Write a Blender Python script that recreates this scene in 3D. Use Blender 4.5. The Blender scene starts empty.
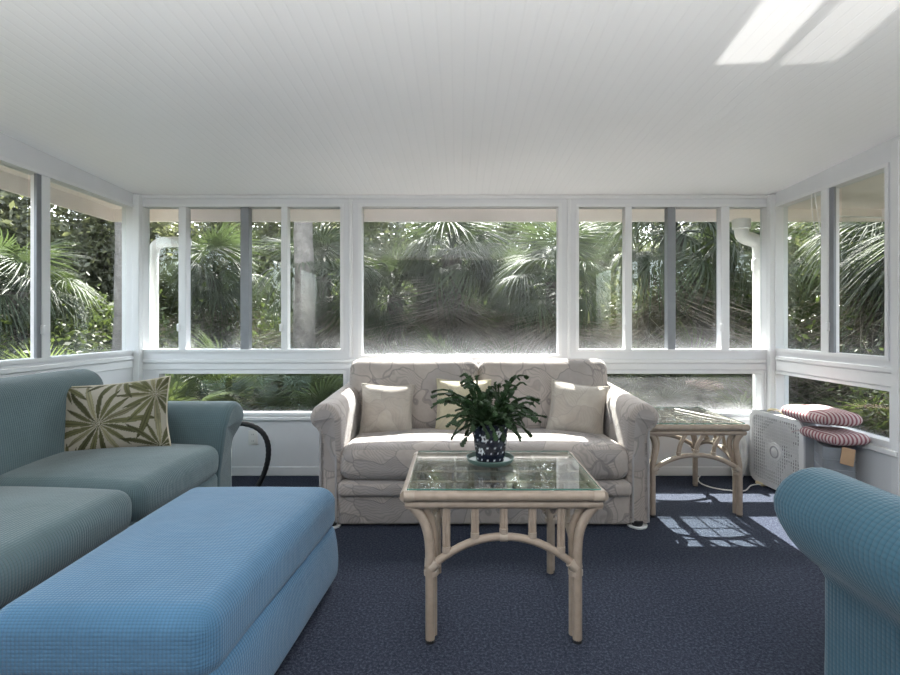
import bpy, bmesh, math, random
from math import sin, cos, pi, radians, sqrt
from mathutils import Vector, Matrix, Euler, noise

S = bpy.context.scene
C = S.collection

# ------------------------------------------------------------------ camera, sky, sun, large lights, exposure
cam_d = bpy.data.cameras.new('camera'); cam = bpy.data.objects.new('camera', cam_d); C.objects.link(cam)
cam.location = (0, 0, 1.18); cam.rotation_euler = (pi/2, 0, 0)
cam_d.sensor_width = 36; cam_d.lens = 20.0; cam_d.clip_start = .05; cam_d.clip_end = 300
cam_d.shift_x = -8/900; cam_d.shift_y = -14.5/900
S.camera = cam

W = bpy.data.worlds.new('sky'); S.world = W; W.use_nodes = True
wn = W.node_tree.nodes; wl = W.node_tree.links
sky = wn.new('ShaderNodeTexSky'); sky.sky_type = 'NISHITA'; sky.sun_disc = False
sky.sun_elevation = radians(50); sky.sun_rotation = 0; sky.air_density = 1.0; sky.dust_density = 2.0
hz = wn.new('ShaderNodeHueSaturation'); hz.inputs['Saturation'].default_value = .35   # hazy, pale sky
wl.new(sky.outputs[0], hz.inputs['Color']); wl.new(hz.outputs[0], wn['Background'].inputs[0]); wn['Background'].inputs[1].default_value = .95

def lamp(name, kind, energy, loc=(0,0,0), rot=(0,0,0), color=(1,1,1), **kw):
    d = bpy.data.lights.new(name, kind); d.energy = energy; d.color = color
    for k, v in kw.items(): setattr(d, k, v)
    o = bpy.data.objects.new(name, d); C.objects.link(o); o.location = loc; o.rotation_euler = rot
    return o
SUN_TAN = 1.2
lamp('sun', 'SUN', 18.0, rot=(-math.atan(1/SUN_TAN), 0, 0), color=(1, .95, .88), angle=radians(.53))
# unseen fill lamp added behind the camera to brighten the room via the ceiling
lamp('bounce_fill', 'AREA', 84, (0, -.5, 1.3), (pi, 0, 0), (1, .985, .96), shape='RECTANGLE', size=4.4, size_y=2.2)

# added lamps standing in for the sun's reflection off the side table's glass (Cycles cannot trace it from the sun)
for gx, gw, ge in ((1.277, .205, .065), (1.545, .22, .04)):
    lamp('added_glint', 'AREA', ge, (gx-.013, 3.225-.13, .585+.156), (pi/2+math.atan(SUN_TAN), 0, -.1+pi), (1, .97, .92), shape='RECTANGLE', size=gw, size_y=.30, spread=radians(1.2))

S.view_settings.view_transform = 'Standard'; S.view_settings.look = 'None'
S.view_settings.gamma = 1; S.view_settings.use_curve_mapping = False
S.view_settings.exposure = 1.0
S.cycles.use_denoising = True
S.cycles.transparent_max_bounces = 16
S.cycles.max_bounces = 10; S.cycles.diffuse_bounces = 5
S.cycles.caustics_reflective = False; S.cycles.caustics_refractive = False
S.cycles.sample_clamp_indirect = 6

# ------------------------------------------------------------------ materials
class NT:
    def __init__(s, name):
        s.m = bpy.data.materials.new(name); s.m.use_nodes = True
        s.t = s.m.node_tree; s.n = s.t.nodes; s.l = s.t.links
        s.p = s.n.get('Principled BSDF'); s.out = s.n.get('Material Output')
    def new(s, typ, **kw):
        n = s.n.new('ShaderNode' + typ)
        for k, v in kw.items(): setattr(n, k, v)
        return n
    def put(s, sock, v):
        if hasattr(v, 'is_output') or isinstance(v, bpy.types.NodeSocket): s.l.new(v, sock)
        else:
            if hasattr(sock.default_value, '__len__') and len(sock.default_value) == 4 and len(v) == 3: v = (*v, 1)
            sock.default_value = v
    def math(s, op, a, b=0.0, c=None, clamp=False):
        n = s.new('Math', operation=op); n.use_clamp = clamp
        s.put(n.inputs[0], a); s.put(n.inputs[1], b)
        if c is not None: s.put(n.inputs[2], c)
        return n.outputs[0]
    def mix(s, f, a, b):
        n = s.new('Mix', data_type='RGBA'); s.put(n.inputs[0], f); s.put(n.inputs[6], a); s.put(n.inputs[7], b)
        return n.outputs[2]
    def coord(s, which='Object'): return s.new('TexCoord').outputs[which]
    def noise(s, vec, scale, detail=3, rough=.55):
        n = s.new('TexNoise'); s.put(n.inputs['Vector'], vec); n.inputs['Scale'].default_value = scale
        n.inputs['Detail'].default_value = detail; n.inputs['Roughness'].default_value = rough
        return n.outputs[0]
    def ramp(s, f, stops):
        n = s.new('ValToRGB'); s.put(n.inputs[0], f); e = n.color_ramp.elements
        while len(e) < len(stops): e.new(.5)
        for q, (p, c) in zip(e, stops): q.position = p; q.color = (*c, 1) if len(c) == 3 else c
        return n.outputs[0]
    def bump(s, h, strength=.3, dist=.01, normal=None):
        n = s.new('Bump'); s.put(n.inputs['Height'], h); n.inputs['Strength'].default_value = strength
        n.inputs['Distance'].default_value = dist
        if normal is not None: s.put(n.inputs['Normal'], normal)
        return n.outputs[0]
    def set(s, color=None, rough=None, normal=None, metal=None, spec=None, sheen=None):
        if color is not None: s.put(s.p.inputs['Base Color'], color)
        if rough is not None: s.put(s.p.inputs['Roughness'], rough)
        if normal is not None: s.put(s.p.inputs['Normal'], normal)
        if metal is not None: s.put(s.p.inputs['Metallic'], metal)
        if spec is not None: s.put(s.p.inputs['Specular IOR Level'], spec)
        if sheen is not None: s.put(s.p.inputs['Sheen Weight'], sheen)
        return s.m

def plain(name, col, rough=.5, metal=0, var=.12, scale=14, bump=.05, spec=.5):
    t = NT(name); n = t.noise(t.coord(), scale)
    d = tuple(c*(1-var) for c in col); b = tuple(min(1, c*(1+var)) for c in col)
    return t.set(t.ramp(n, [(.3, d), (.7, b)]), rough, t.bump(n, bump, .004), metal, spec)

M = {}
M['white'] = plain('white_paint', (.70, .71, .72), .42, var=.03, scale=3)
M['wall'] = plain('panel_paint', (.67, .68, .70), .45, var=.03, scale=3)
M['grey_alu'] = plain('grey_aluminium', (.22, .23, .25), .45, metal=.3, var=.05)
M['eave'] = plain('eave_paint', (.80, .735, .69), .6, var=.04, scale=5)

def m_ceiling():
    t = NT('beadboard'); v = t.new('SeparateXYZ'); t.l.new(t.coord(), v.inputs[0])
    f = t.math('FRACT', t.math('MULTIPLY', v.outputs[0], 1/.0508))
    d = t.math('ABSOLUTE', t.math('SUBTRACT', f, .5))
    g = t.math('SMOOTH_MIN', t.math('MULTIPLY', d, 9), 1.0, .1)
    f2 = t.math('FRACT', t.math('MULTIPLY', v.outputs[0], 1/.1524))
    n = t.noise(t.coord(), 2.0)
    col = t.ramp(n, [(.3, (.86, .865, .87)), (.7, (.88, .88, .885))])
    col = t.mix(t.math('MULTIPLY', t.math('SUBTRACT', 1.0, g), .10, clamp=True), col, (.62, .63, .64))
    return t.set(col, .5, t.bump(g, .22, .003))
M['ceiling'] = m_ceiling()

def m_carpet():
    t = NT('navy_carpet'); c = t.coord()
    a = t.noise(c, 95, 2, .7); b = t.noise(c, 260, 2, .6); w = t.noise(c, 3, 3)
    s = t.math('ADD', t.math('MULTIPLY', a, .6), t.math('MULTIPLY', b, .4))
    col = t.ramp(s, [(.36, (.013, .018, .032)), (.5, (.034, .041, .064)), (.64, (.092, .105, .138))])
    col = t.mix(t.math('MULTIPLY', w, .25), col, (.043, .049, .066))
    return t.set(col, .95, t.bump(s, .8, .012), spec=.1)
M['carpet'] = m_carpet()

def m_waffle(name, col, period=.011, ku=1.0, kv=.6, depth=.35):
    t = NT(name); v = t.new('SeparateXYZ'); t.l.new(t.coord('UV'), v.inputs[0])
    def wave(o, k):
        return t.math('MULTIPLY', t.math('POWER', t.math('ABSOLUTE', t.math('SINE', t.math('MULTIPLY', o, pi/period))), .7), k)
    h = t.math('DIVIDE', t.math('ADD', wave(v.outputs[0], ku), wave(v.outputs[1], kv)), ku+kv)
    n = t.noise(t.coord(), 5, 4)
    hn = t.math('ADD', h, t.math('MULTIPLY', t.noise(t.coord(), 60, 2), .25))
    base = t.ramp(n, [(.3, tuple(c*.92 for c in col)), (.7, tuple(min(1, c*1.08) for c in col))])
    c2 = t.mix(t.math('MULTIPLY', t.math('SUBTRACT', 1.0, h), depth*2, clamp=True), base, tuple(c*.45 for c in col))
    big = t.bump(n, .25, .03)
    return t.set(c2, .9, t.bump(hn, .55, .004, big), spec=.15, sheen=.25)
M['teal'] = m_waffle('teal_slipcover', (.10, .152, .165), .011, 1.0, .35)
M['teal_chair'] = m_waffle('blue_teal_slipcover', (.05, .13, .185), .0145, 1.0, .8)
M['blue'] = m_waffle('blue_slipcover', (.08, .19, .315), .0105, 1.0, .9)

def m_floral(name, base, line, accent, sc=5.5, contrast=.75):
    t = NT(name); c = t.coord('UV')
    wob = t.noise(c, 3.2, 2)
    vm = t.new('VectorMath', operation='ADD'); t.l.new(c, vm.inputs[0])
    cx = t.new('CombineXYZ'); t.put(cx.inputs[0], t.math('MULTIPLY', wob, .30)); t.put(cx.inputs[1], t.math('MULTIPLY', t.noise(c, 4.1, 2), .30))
    t.l.new(cx.outputs[0], vm.inputs[1]); vec = vm.outputs[0]
    vo = t.new('TexVoronoi'); t.l.new(vec, vo.inputs['Vector']); vo.inputs['Scale'].default_value = sc
    ve = t.new('TexVoronoi', feature='DISTANCE_TO_EDGE'); t.l.new(vec, ve.inputs['Vector']); ve.inputs['Scale'].default_value = sc
    edge = t.math('LESS_THAN', ve.outputs['Distance'], .022)
    sep = t.new('SeparateColor'); t.l.new(vo.outputs['Color'], sep.inputs[0])
    ang = t.math('MULTIPLY', sep.outputs[0], 6.283)
    rot = t.new('VectorRotate', rotation_type='Z_AXIS'); t.l.new(vec, rot.inputs['Vector']); t.put(rot.inputs['Angle'], ang)
    wv = t.new('TexWave', bands_direction='X'); t.l.new(rot.outputs[0], wv.inputs['Vector'])
    wv.inputs['Scale'].default_value = 19; wv.inputs['Distortion'].default_value = 2.0; wv.inputs['Detail'].default_value = 1
    frond = t.math('MULTIPLY', t.math('SMOOTH_MAX', t.math('MULTIPLY', t.math('SUBTRACT', wv.outputs['Fac'], .45), 2.0), 0.0, .1), t.math('GREATER_THAN', sep.outputs[1], .35))
    patch = t.math('GREATER_THAN', sep.outputs[2], .6)
    n = t.noise(c, 22, 4)
    col = t.mix(t.math('MULTIPLY', patch, .38), base, accent)
    col = t.mix(t.math('MULTIPLY', frond, .36*contrast), col, line)
    col = t.mix(t.math('MULTIPLY', edge, .55*contrast), col, line)
    col = t.mix(t.math('MULTIPLY', t.ramp(t.noise(c, 9, 5, .7), [(.4, (0, 0, 0)), (.62, (1, 1, 1))]), .32), col, tuple(x*.62 for x in base))
    f = t.noise(c, 220, 2)
    return t.set(col, .85, t.bump(f, .3, .004, t.bump(t.noise(c, 7, 3), .3, .02)), spec=.2, sheen=.2)
M['floral'] = m_floral('tropical_print', (.37, .33, .303), (.09, .085, .095), (.20, .197, .21))
M['floral_pillow'] = m_floral('tropical_print_pale', (.41, .375, .33), (.25, .235, .23), (.30, .265, .235), 6, .6)
M['cream_pillow'] = m_floral('cream_print', (.45, .41, .29), (.28, .255, .21), (.36, .32, .24), 5.5, .6)
M['piping'] = plain('piping_cloth', (.30, .29, .29), .9)

def m_rattan(name, col):
    t = NT(name); c = t.coord()
    n = t.noise(c, 30, 4); b = t.noise(c, 4, 2)
    d = tuple(x*.8 for x in col); h = tuple(min(1, x*1.1) for x in col)
    return t.set(t.mix(t.math('MULTIPLY', b, .5), t.ramp(n, [(.3, d), (.7, h)]), tuple(x*.88 for x in col)), .42, t.bump(n, .12, .004))
M['rattan'] = m_rattan('whitewashed_rattan', (.34, .275, .22))
M['binding'] = m_rattan('rattan_binding', (.39, .325, .265))
M['rattan_dark'] = plain('rattan_band', (.36, .31, .255), .5)  # rattan tone for a band, given to no part

def m_glass(name, tint=(.95, .97, .96), f0=.022, dust=.02, low=.0, gain=1.0):
    t = NT(name); t.n.remove(t.p)
    g = t.new('NewGeometry'); dt = t.new('VectorMath', operation='DOT_PRODUCT')
    t.l.new(g.outputs['Normal'], dt.inputs[0]); t.l.new(g.outputs['Incoming'], dt.inputs[1])
    k = t.math('POWER', t.math('SUBTRACT', 1.0, t.math('ABSOLUTE', dt.outputs['Value'])), 5.0)
    fr = t.math('ADD', f0, t.math('MULTIPLY', k, 1-f0), clamp=True)
    tr = t.new('BsdfTransparent'); tr.inputs[0].default_value = (*tint, 1)
    gl = t.new('BsdfGlossy'); gl.inputs['Roughness'].default_value = .0; gl.inputs[0].default_value = (gain, gain, gain, 1)
    mx = t.new('MixShader'); t.l.new(fr, mx.inputs[0]); t.l.new(tr.outputs[0], mx.inputs[1]); t.l.new(gl.outputs[0], mx.inputs[2])
    res = mx.outputs[0]
    if dust > 0 or low > 0:
        sp = t.new('SeparateXYZ'); t.l.new(t.coord('UV'), sp.inputs[0])
        v = sp.outputs[1]
        n = t.noise(t.coord('UV'), 4, 5, .65)
        mask = t.math('ADD', t.math('MULTIPLY', n, dust), t.math('MULTIPLY', t.math('POWER', t.math('SUBTRACT', 1.0, v, clamp=True), 12.0), t.math('MULTIPLY', n, low)), clamp=True)
        mask = t.math('SUBTRACT', mask, .006, clamp=True)
        df = t.new('BsdfDiffuse'); df.inputs[0].default_value = (.8, .82, .85, 1)
        tl = t.new('BsdfTranslucent'); tl.inputs[0].default_value = (.8, .82, .85, 1)
        m1 = t.new('MixShader'); m1.inputs[0].default_value = .5; t.l.new(df.outputs[0], m1.inputs[1]); t.l.new(tl.outputs[0], m1.inputs[2])
        m2 = t.new('MixShader'); t.l.new(mask, m2.inputs[0]); t.l.new(res, m2.inputs[1]); t.l.new(m1.outputs[0], m2.inputs[2])
        res = m2.outputs[0]
    t.l.new(res, t.out.inputs[0])
    return t.m
M['glass'] = m_glass('window_glass', dust=.001, low=.10)
M['glass_dusty'] = m_glass('dusty_window_glass', dust=.07, low=.4)
M['glass_grey'] = m_glass('screened_window_glass', (.90, .92, .93), dust=.002, low=.14)
M['glass_top'] = m_glass('tabletop_glass', (.92, .95, .94), f0=.085, dust=0)
M['glass_edge'] = plain('glass_edge_green', (.10, .24, .20), .15)

M['black'] = plain('black_rubber', (.018, .018, .02), .45)
M['plastic'] = plain('fan_plastic', (.70, .71, .72), .4, var=.04)
M['plastic_grey'] = plain('fan_grey_plastic', (.36, .37, .39), .45, var=.04)
M['fan_dark'] = plain('fan_interior', (.13, .135, .145), .6)
M['cream'] = plain('cream_plastic', (.72, .64, .42), .45)
M['cardboard'] = plain('cardboard', (.42, .28, .17), .8)
M['bin'] = plain('grey_tote_plastic', (.22, .24, .265), .5)
M['bag'] = plain('white_plastic_film', (.72, .72, .70), .35, bump=.5, scale=22)
M['terracup'] = plain('sage_saucer', (.12, .19, .165), .4)
M['soil'] = plain('potting_soil', (.02, .015, .012), .95, scale=90, bump=.8)
M['socket'] = plain('outlet_ivory', (.74, .73, .70), .35, var=.02)

def m_attr(name, rough=.85, spec=.2):
    t = NT(name); a = t.new('VertexColor'); a.layer_name = 'Col'
    n = t.noise(t.coord('UV'), 160, 2)
    return t.set(a.outputs[0], rough, t.bump(n, .25, .003), spec=spec)
M['leaf_pillow'] = m_attr('palm_leaf_linen')
M['pot'] = m_attr('dotted_ceramic', .25, .5)

def m_stripe():
    t = NT('red_ticking'); v = t.new('SeparateXYZ'); t.l.new(t.coord('UV'), v.inputs[0])
    f = t.math('FRACT', t.math('MULTIPLY', v.outputs[0], 1/.026))
    s = t.math('GREATER_THAN', f, .52)
    return t.set(t.mix(s, (.50, .42, .415), (.25, .10, .12)), .9, t.bump(t.noise(t.coord('UV'), 30, 3), .3, .01), spec=.1)
M['stripe'] = m_stripe()

def m_leaf(name, col, trans=(.2, .3, .05), k=.35, var=.5, rough=.45):
    t = NT(name); oi = t.new('ObjectInfo'); n = t.noise(t.coord(), 7, 2)
    f = t.math('MULTIPLY', t.math('ADD', oi.outputs['Random'], n), .5)
    c = t.ramp(f, [(.25, tuple(x*(1-var) for x in col)), (.75, tuple(min(1, x*(1+var)) for x in col))])
    t.set(c, rough+.12, spec=.3)
    tl = t.new('BsdfTranslucent'); tl.inputs[0].default_value = (*trans, 1)
    mx = t.new('MixShader'); mx.inputs[0].default_value = k
    t.l.new(t.p.outputs[0], mx.inputs[1]); t.l.new(tl.outputs[0], mx.inputs[2]); t.l.new(mx.outputs[0], t.out.inputs[0])
    return t.m
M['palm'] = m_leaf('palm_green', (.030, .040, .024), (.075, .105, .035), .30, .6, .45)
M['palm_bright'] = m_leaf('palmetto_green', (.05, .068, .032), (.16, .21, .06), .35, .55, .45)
M['palm_dead'] = m_leaf('dry_frond', (.12, .105, .085), (.12, .105, .08), .25, .5, .7)
M['shrub'] = m_leaf('shrub_green', (.034, .044, .020), (.085, .115, .03), .32, .6, .5)
M['oak'] = m_leaf('oak_grey_green', (.07, .075, .045), (.15, .165, .075), .33, .6)
M['moss'] = m_leaf('hanging_moss', (.26, .26, .23), (.2, .2, .16), .2, .3)
M['cactus'] = m_leaf('cactus_green', (.021, .047, .017), (.045, .095, .016), .15, .35, .35)
def m_bark(name, a, b):
    t = NT(name); c = t.coord(); n = t.noise(c, 9, 6, .7); m = t.noise(c, 2.2, 2)
    return t.set(t.ramp(t.math('ADD', t.math('MULTIPLY', n, .7), t.math('MULTIPLY', m, .3)), [(.35, a), (.65, b)]), .9, t.bump(n, 1, .05), spec=.1)
M['bark'] = m_bark('oak_bark', (.05, .045, .04), (.15, .14, .125))
M['palm_bark'] = m_bark('palm_bark', (.03, .026, .022), (.10, .088, .075))
M['pale_bark'] = m_bark('pale_bark', (.07, .065, .06), (.20, .185, .17))
def m_ground():
    t = NT('leaf_litter'); c = t.coord(); n = t.noise(c, 1.1, 6, .7); f = t.noise(c, 24, 4, .7)
    col = t.mix(t.math('MULTIPLY', f, .6), t.ramp(n, [(.35, (.05, .042, .03)), (.5, (.11, .10, .075)), (.62, (.07, .09, .04))]), (.16, .145, .115))
    return t.set(col, .95, t.bump(f, 1, .04), spec=.1)
M['ground'] = m_ground()

# ------------------------------------------------------------------ mesh helpers
def finish(name, bm, mat, parent=None, smooth=True, loc=None, angle=40):
    me = bpy.data.meshes.new(name)
    bmesh.ops.recalc_face_normals(bm, faces=bm.faces) if not getattr(bm, '_keep', False) else None
    bm.to_mesh(me); bm.free()
    return link(name, me, mat, parent, smooth, loc, angle)
def link(name, me, mat, parent=None, smooth=True, loc=None, angle=40):
    for m in (mat if isinstance(mat, (list, tuple)) else [mat]): me.materials.append(m)
    if smooth:
        me.polygons.foreach_set('use_smooth', [True]*len(me.polygons))
        me.set_sharp_from_angle(angle=radians(angle))
        at = me.attributes.get('flat')
        if at:
            for p in me.polygons:
                if at.data[p.index].value: p.use_smooth = False
    o = bpy.data.objects.new(name, me); C.objects.link(o)
    if parent is not None: o.parent = parent
    if loc is not None: o.location = loc
    return o
def tag(o, label=None, cat=None, group=None, kind=None):
    for k, v in (('label', label), ('category', cat), ('group', group), ('kind', kind)):
        if v: o[k] = v
    return o
def thing(name, label, cat, loc=(0,0,0), rz=0, group=None):
    o = bpy.data.objects.new(name, None); C.objects.link(o); o.location = loc; o.rotation_euler = (0, 0, rz)
    o.empty_display_size = .05
    return tag(o, label, cat, group)
def struct(o): o['kind'] = 'structure'; return o
def copy_tree(o, parent=None):
    c = o.copy(); C.objects.link(c); c.parent = parent
    for ch in list(o.children): copy_tree(ch, c)
    return c

def box(bm, lo, hi, bevel=0, seg=2):
    r = bmesh.ops.create_cube(bm, size=1)
    vs = r['verts']
    for v in vs:
        v.co = Vector(((lo[i]+hi[i])/2 + v.co[i]*(hi[i]-lo[i]) for i in range(3)))
    if bevel:
        es = list({e for v in vs for e in v.link_edges})
        bmesh.ops.bevel(bm, geom=es, offset=bevel, segments=seg, profile=.5, affect='EDGES')
def frames(path):
    n = len(path); T = []
    for i in range(n):
        a = path[max(0, i-1)]; b = path[min(n-1, i+1)]; T.append((b-a).normalized())
    up = Vector((0, 0, 1)) if abs(T[0].z) < .9 else Vector((1, 0, 0))
    N = [(up - T[0]*up.dot(T[0])).normalized()]
    for i in range(1, n):
        v = N[-1] - T[i]*N[-1].dot(T[i]); N.append(v.normalized() if v.length > 1e-6 else N[-1])
    return T, N
def tube(bm, path, r, n=12, caps=True):
    path = [Vector(p) for p in path]; T, N = frames(path); rings = []
    for i, p in enumerate(path):
        B = T[i].cross(N[i]); rr = r[i] if isinstance(r, (list, tuple)) else r
        rings.append([bm.verts.new(p + (N[i]*cos(2*pi*k/n) + B*sin(2*pi*k/n))*rr) for k in range(n)])
    for a, b in zip(rings, rings[1:]):
        for k in range(n): bm.faces.new((a[k], a[(k+1) % n], b[(k+1) % n], b[k]))
    if caps: bm.faces.new(rings[0][::-1]); bm.faces.new(rings[-1])
def lathe(bm, prof, n=32, center=(0,0,0)):
    c = Vector(center); rings = []
    for r, z in prof:
        if r < 1e-6: rings.append([bm.verts.new(c + Vector((0, 0, z)))])
        else: rings.append([bm.verts.new(c + Vector((r*cos(2*pi*k/n), r*sin(2*pi*k/n), z))) for k in range(n)])
    for a, b in zip(rings, rings[1:]):
        for k in range(n):
            q = [a[0]] if len(a) == 1 else [a[k], a[(k+1) % n]]
            w = [b[0]] if len(b) == 1 else [b[(k+1) % n], b[k]]
            if len(q)+len(w) > 2: bm.faces.new(q+w)
def bez(p0, p1, p2, p3, n=14):
    P = [Vector(p) for p in (p0, p1, p2, p3)]; out = []
    for i in range(n+1):
        t = i/n; u = 1-t
        out.append(P[0]*u**3 + P[1]*3*u*u*t + P[2]*3*u*t*t + P[3]*t**3)
    return out
def sm(a, b, x):
    t = max(0, min(1, (x-a)/(b-a))); return t*t*(3-2*t)

def soft_box(size, r=.05, m=(10, 10, 4), k=4, f=None, uvscale=1.0):
    """A rounded box centred on the origin, with metric UVs; f bends each point."""
    h = [s/2 for s in size]; r = min(r, *[x*.98 for x in h])
    def params(hh, mm):
        a = [-hh + r*(i/k) for i in range(k)]
        b = [-(hh-r) + 2*(hh-r)*i/mm for i in range(mm+1)]
        return a + b + [-x for x in a[::-1]]
    P = [params(h[i], m[i]) for i in range(3)]
    bm = bmesh.new(); uv = bm.loops.layers.uv.new('UVMap'); cache = {}
    def vert(q):
        key = tuple(round(c, 5) for c in q)
        if key not in cache:
            core = [max(-(h[i]-r), min(h[i]-r, q[i])) for i in range(3)]
            d = Vector([q[i]-core[i] for i in range(3)])
            p = Vector(core) + (d.normalized()*r if d.length > 1e-9 else d)
            if f: p = Vector(f(*p))
            cache[key] = bm.verts.new(p)
        return cache[key]
    for ax in range(3):
        u, v = [(1, 2), (0, 2), (0, 1)][ax]
        for s in (-1, 1):
            for i in range(len(P[u])-1):
                for j in range(len(P[v])-1):
                    qs = []
                    for a, b in ((i, j), (i+1, j), (i+1, j+1), (i, j+1)):
                        q = [0, 0, 0]; q[ax] = s*h[ax]; q[u] = P[u][a]; q[v] = P[v][b]; qs.append(q)
                    vs = [vert(q) for q in qs]
                    if len(set(vs)) < 4: continue
                    flip = (s > 0) == (ax == 1)
                    if flip: vs = vs[::-1]; qs = qs[::-1]
                    try: fc = bm.faces.new(vs)
                    except ValueError: continue
                    for lp, q in zip(fc.loops, qs): lp[uv].uv = (q[u]*uvscale, q[v]*uvscale)
    return bm
def move(bm, loc=(0,0,0), rot=(0,0,0)):
    bmesh.ops.transform(bm, matrix=Matrix.Translation(loc) @ Euler(rot).to_matrix().to_4x4(), verts=bm.verts); return bm

def sweep_arm(prof, y0, y1, ext=lambda u, v: 0, re=.05, ny=14, wob=0):
    """Profile (u, v) swept along local Y from y0 (back) to y1 (front, rounded); ext pushes points of the front forward."""
    bm = bmesh.new(); uv = bm.loops.layers.uv.new('UVMap')
    n = len(prof); area = sum(prof[i][0]*prof[(i+1) % n][1]-prof[(i+1) % n][0]*prof[i][1] for i in range(n))
    sg = 1 if area > 0 else -1
    nor = []
    for i in range(n):
        a, b = prof[i-1], prof[(i+1) % n]; d = Vector((b[0]-a[0], b[1]-a[1])); d = d.normalized() if d.length else Vector((1, 0))
        nor.append(Vector((-d.y, d.x))*sg)            # inward
    per = [0]
    for i in range(n): a, b = prof[i], prof[(i+1) % n]; per.append(per[-1]+sqrt((a[0]-b[0])**2+(a[1]-b[1])**2))
    st = []
    for i in range(ny+1): st.append((y0 + (y1-re-y0)*i/ny, 0, i/ny))
    for kk in range(1, 8):
        a = kk/7*pi/2; st.append((y1-re+re*sin(a), re*(1-cos(a)), 1))
    rings = []
    for y, ins, w in st:
        ring = []
        for i, (u, v) in enumerate(prof):
            vv = v + nor[i].y*ins if v > .03 else v
            uu = u + nor[i].x*ins
            e = ext(u, v)*sm(0, 1, w)
            ring.append(bm.verts.new((uu, y + e + wob*noise.noise((u*6, y*5, v*6)), vv)))
        rings.append(ring)
    for j, (a, b) in enumerate(zip(rings, rings[1:])):
        for i in range(n):
            i2 = (i+1) % n
            fc = bm.faces.new((a[i], a[i2], b[i2], b[i]))
            for lp, (pp, yy) in zip(fc.loops, ((per[i], st[j][0]), (per[i+1], st[j][0]), (per[i+1], st[j+1][0]), (per[i], st[j+1][0]))): lp[uv].uv = (yy + st[j][1]*0, pp)
    fl = bm.faces.layers.int.new('flat'); caps = [bm.faces.new(r) for r in (rings[0][::-1], rings[-1])]
    for fc in caps:
        fc[fl] = 1
        for lp in fc.loops: lp[uv].uv = (lp.vert.co.x, lp.vert.co.z)
    bmesh.ops.recalc_face_normals(bm, faces=bm.faces)
    bmesh.ops.triangulate(bm, faces=caps)
    return bm
def roll_profile(ti, to, zc, r, uc, n=16):
    """Arm outline: inner face at u=ti, outer panel at u=to (to<0: roll bulges to -u), roll of radius r centred (uc, zc)."""
    P = [(ti, 0.0), (ti, zc*.5), (ti, zc)]
    a0 = 0.0
    for k in range(n+1):
        a = radians(12) + (radians(232)-radians(12))*k/n
        P.append((uc + r*cos(a), zc + r*sin(a)))
    last = P[-1]
    P += [(to*.5+last[0]*.5, last[1]-.018), (to, last[1]-.06), (to, zc*.35), (to, 0.0)]
    return P

# ------------------------------------------------------------------ the room
XL, XR, YB, YR = -2.485, 2.43, 3.87, -1.7
SL = .04
def zc(y): return 2.17 + SL*(YB-y)
T = .10
# floor, ceiling
b = bmesh.new(); box(b, (XL-.12, YR-.12, -.08), (XR+.12, YB+.02, 0)); struct(finish('floor', b, M['carpet'], smooth=False))
b = bmesh.new()
vs = [b.verts.new(p) for p in ((XL-.1, YR-.1, zc(YR-.1)), (XR+.1, YR-.1, zc(YR-.1)), (XR+.1, YB+.1, zc(YB+.1)), (XL-.1, YB+.1, zc(YB+.1)))]
f0 = b.faces.new(vs); ex = bmesh.ops.extrude_face_region(b, geom=[f0])
for v in ex['geom']:
    if isinstance(v, bmesh.types.BMVert): v.co.z += .1
struct(finish('ceiling', b, M['ceiling'], smooth=False))

# openings: (a0, a1, z0, z1) along each wall
ZT, ZB = 2.086, .971
BACK = [(-2.455, -.888, .955, 2.10), (-.772, .803, .905, 2.108), (.912, 2.405, .955, 2.10), (-2.33, -.866, .466, .808), (.912, 2.362, .466, .808)]
LEFT = [(1.45, 3.845, .95, 2.085), (-1.3, 1.3, .96, 2.07)]
RIGHT = [(2.815, 3.835, .965, 2.085), (1.25, 2.70, .965, 2.085), (-1.3, 1.13, .965, 2.085), (2.785, 3.825, .492, .815), (1.25, 2.68, .507, .8)]
def wall_mesh(name, a0, a1, ops, to, top):
    """Boxes round the openings; `to(a, t, z)` maps wall coordinates to the room (t: 0 inner face, 1 outer face)."""
    b = bmesh.new()
    cuts = sorted({a0, a1, *[o[0] for o in ops], *[o[1] for o in ops]})
    for p, q in zip(cuts, cuts[1:]):
        mid = (p+q)/2; zs = 0.0
        for o in sorted([o for o in ops if o[0] < mid < o[1]], key=lambda o: o[2]):
            wall_box(b, p, q, zs, o[2], to); zs = o[3]
        wall_box(b, p, q, zs, None, to, top)
    bmesh.ops.remove_doubles(b, verts=b.verts, dist=1e-5)
    return struct(finish(name, b, M['wall'], smooth=False))
def wall_box(b, p, q, z0, z1, to, top=None):
    c = []
    for a in (p, q):
        for t in (0, 1):
            for z in (0, 1):
                zz = z0 if z == 0 else (z1 if z1 is not None else top(a, t))
                c.append(b.verts.new(to(a, t, zz)))
    for f in ((0,1,3,2), (4,6,7,5), (0,4,5,1), (2,3,7,6), (0,2,6,4), (1,5,7,3)): b.faces.new([c[i] for i in f])
toB = lambda a, t, z: (a, YB+t*T, z)
toL = lambda a, t, z: (XL-t*T, a, z)
toR = lambda a, t, z: (XR+t*T, a, z)
wall_mesh('wall_back', XL-T, XR+T, BACK, toB, lambda a, t: zc(YB))
wall_mesh('wall_left', YR, YB, LEFT, toL, lambda a, t: zc(a))
wall_mesh('wall_right', YR, YB, RIGHT, toR, lambda a, t: zc(a))
b = bmesh.new()
box(b, (XL, YR-.1, 0), (XR, YR, zc(YR)))
struct(finish('wall_rear', b, plain('house_wall', (.30, .30, .31), .7), smooth=False))

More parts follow.
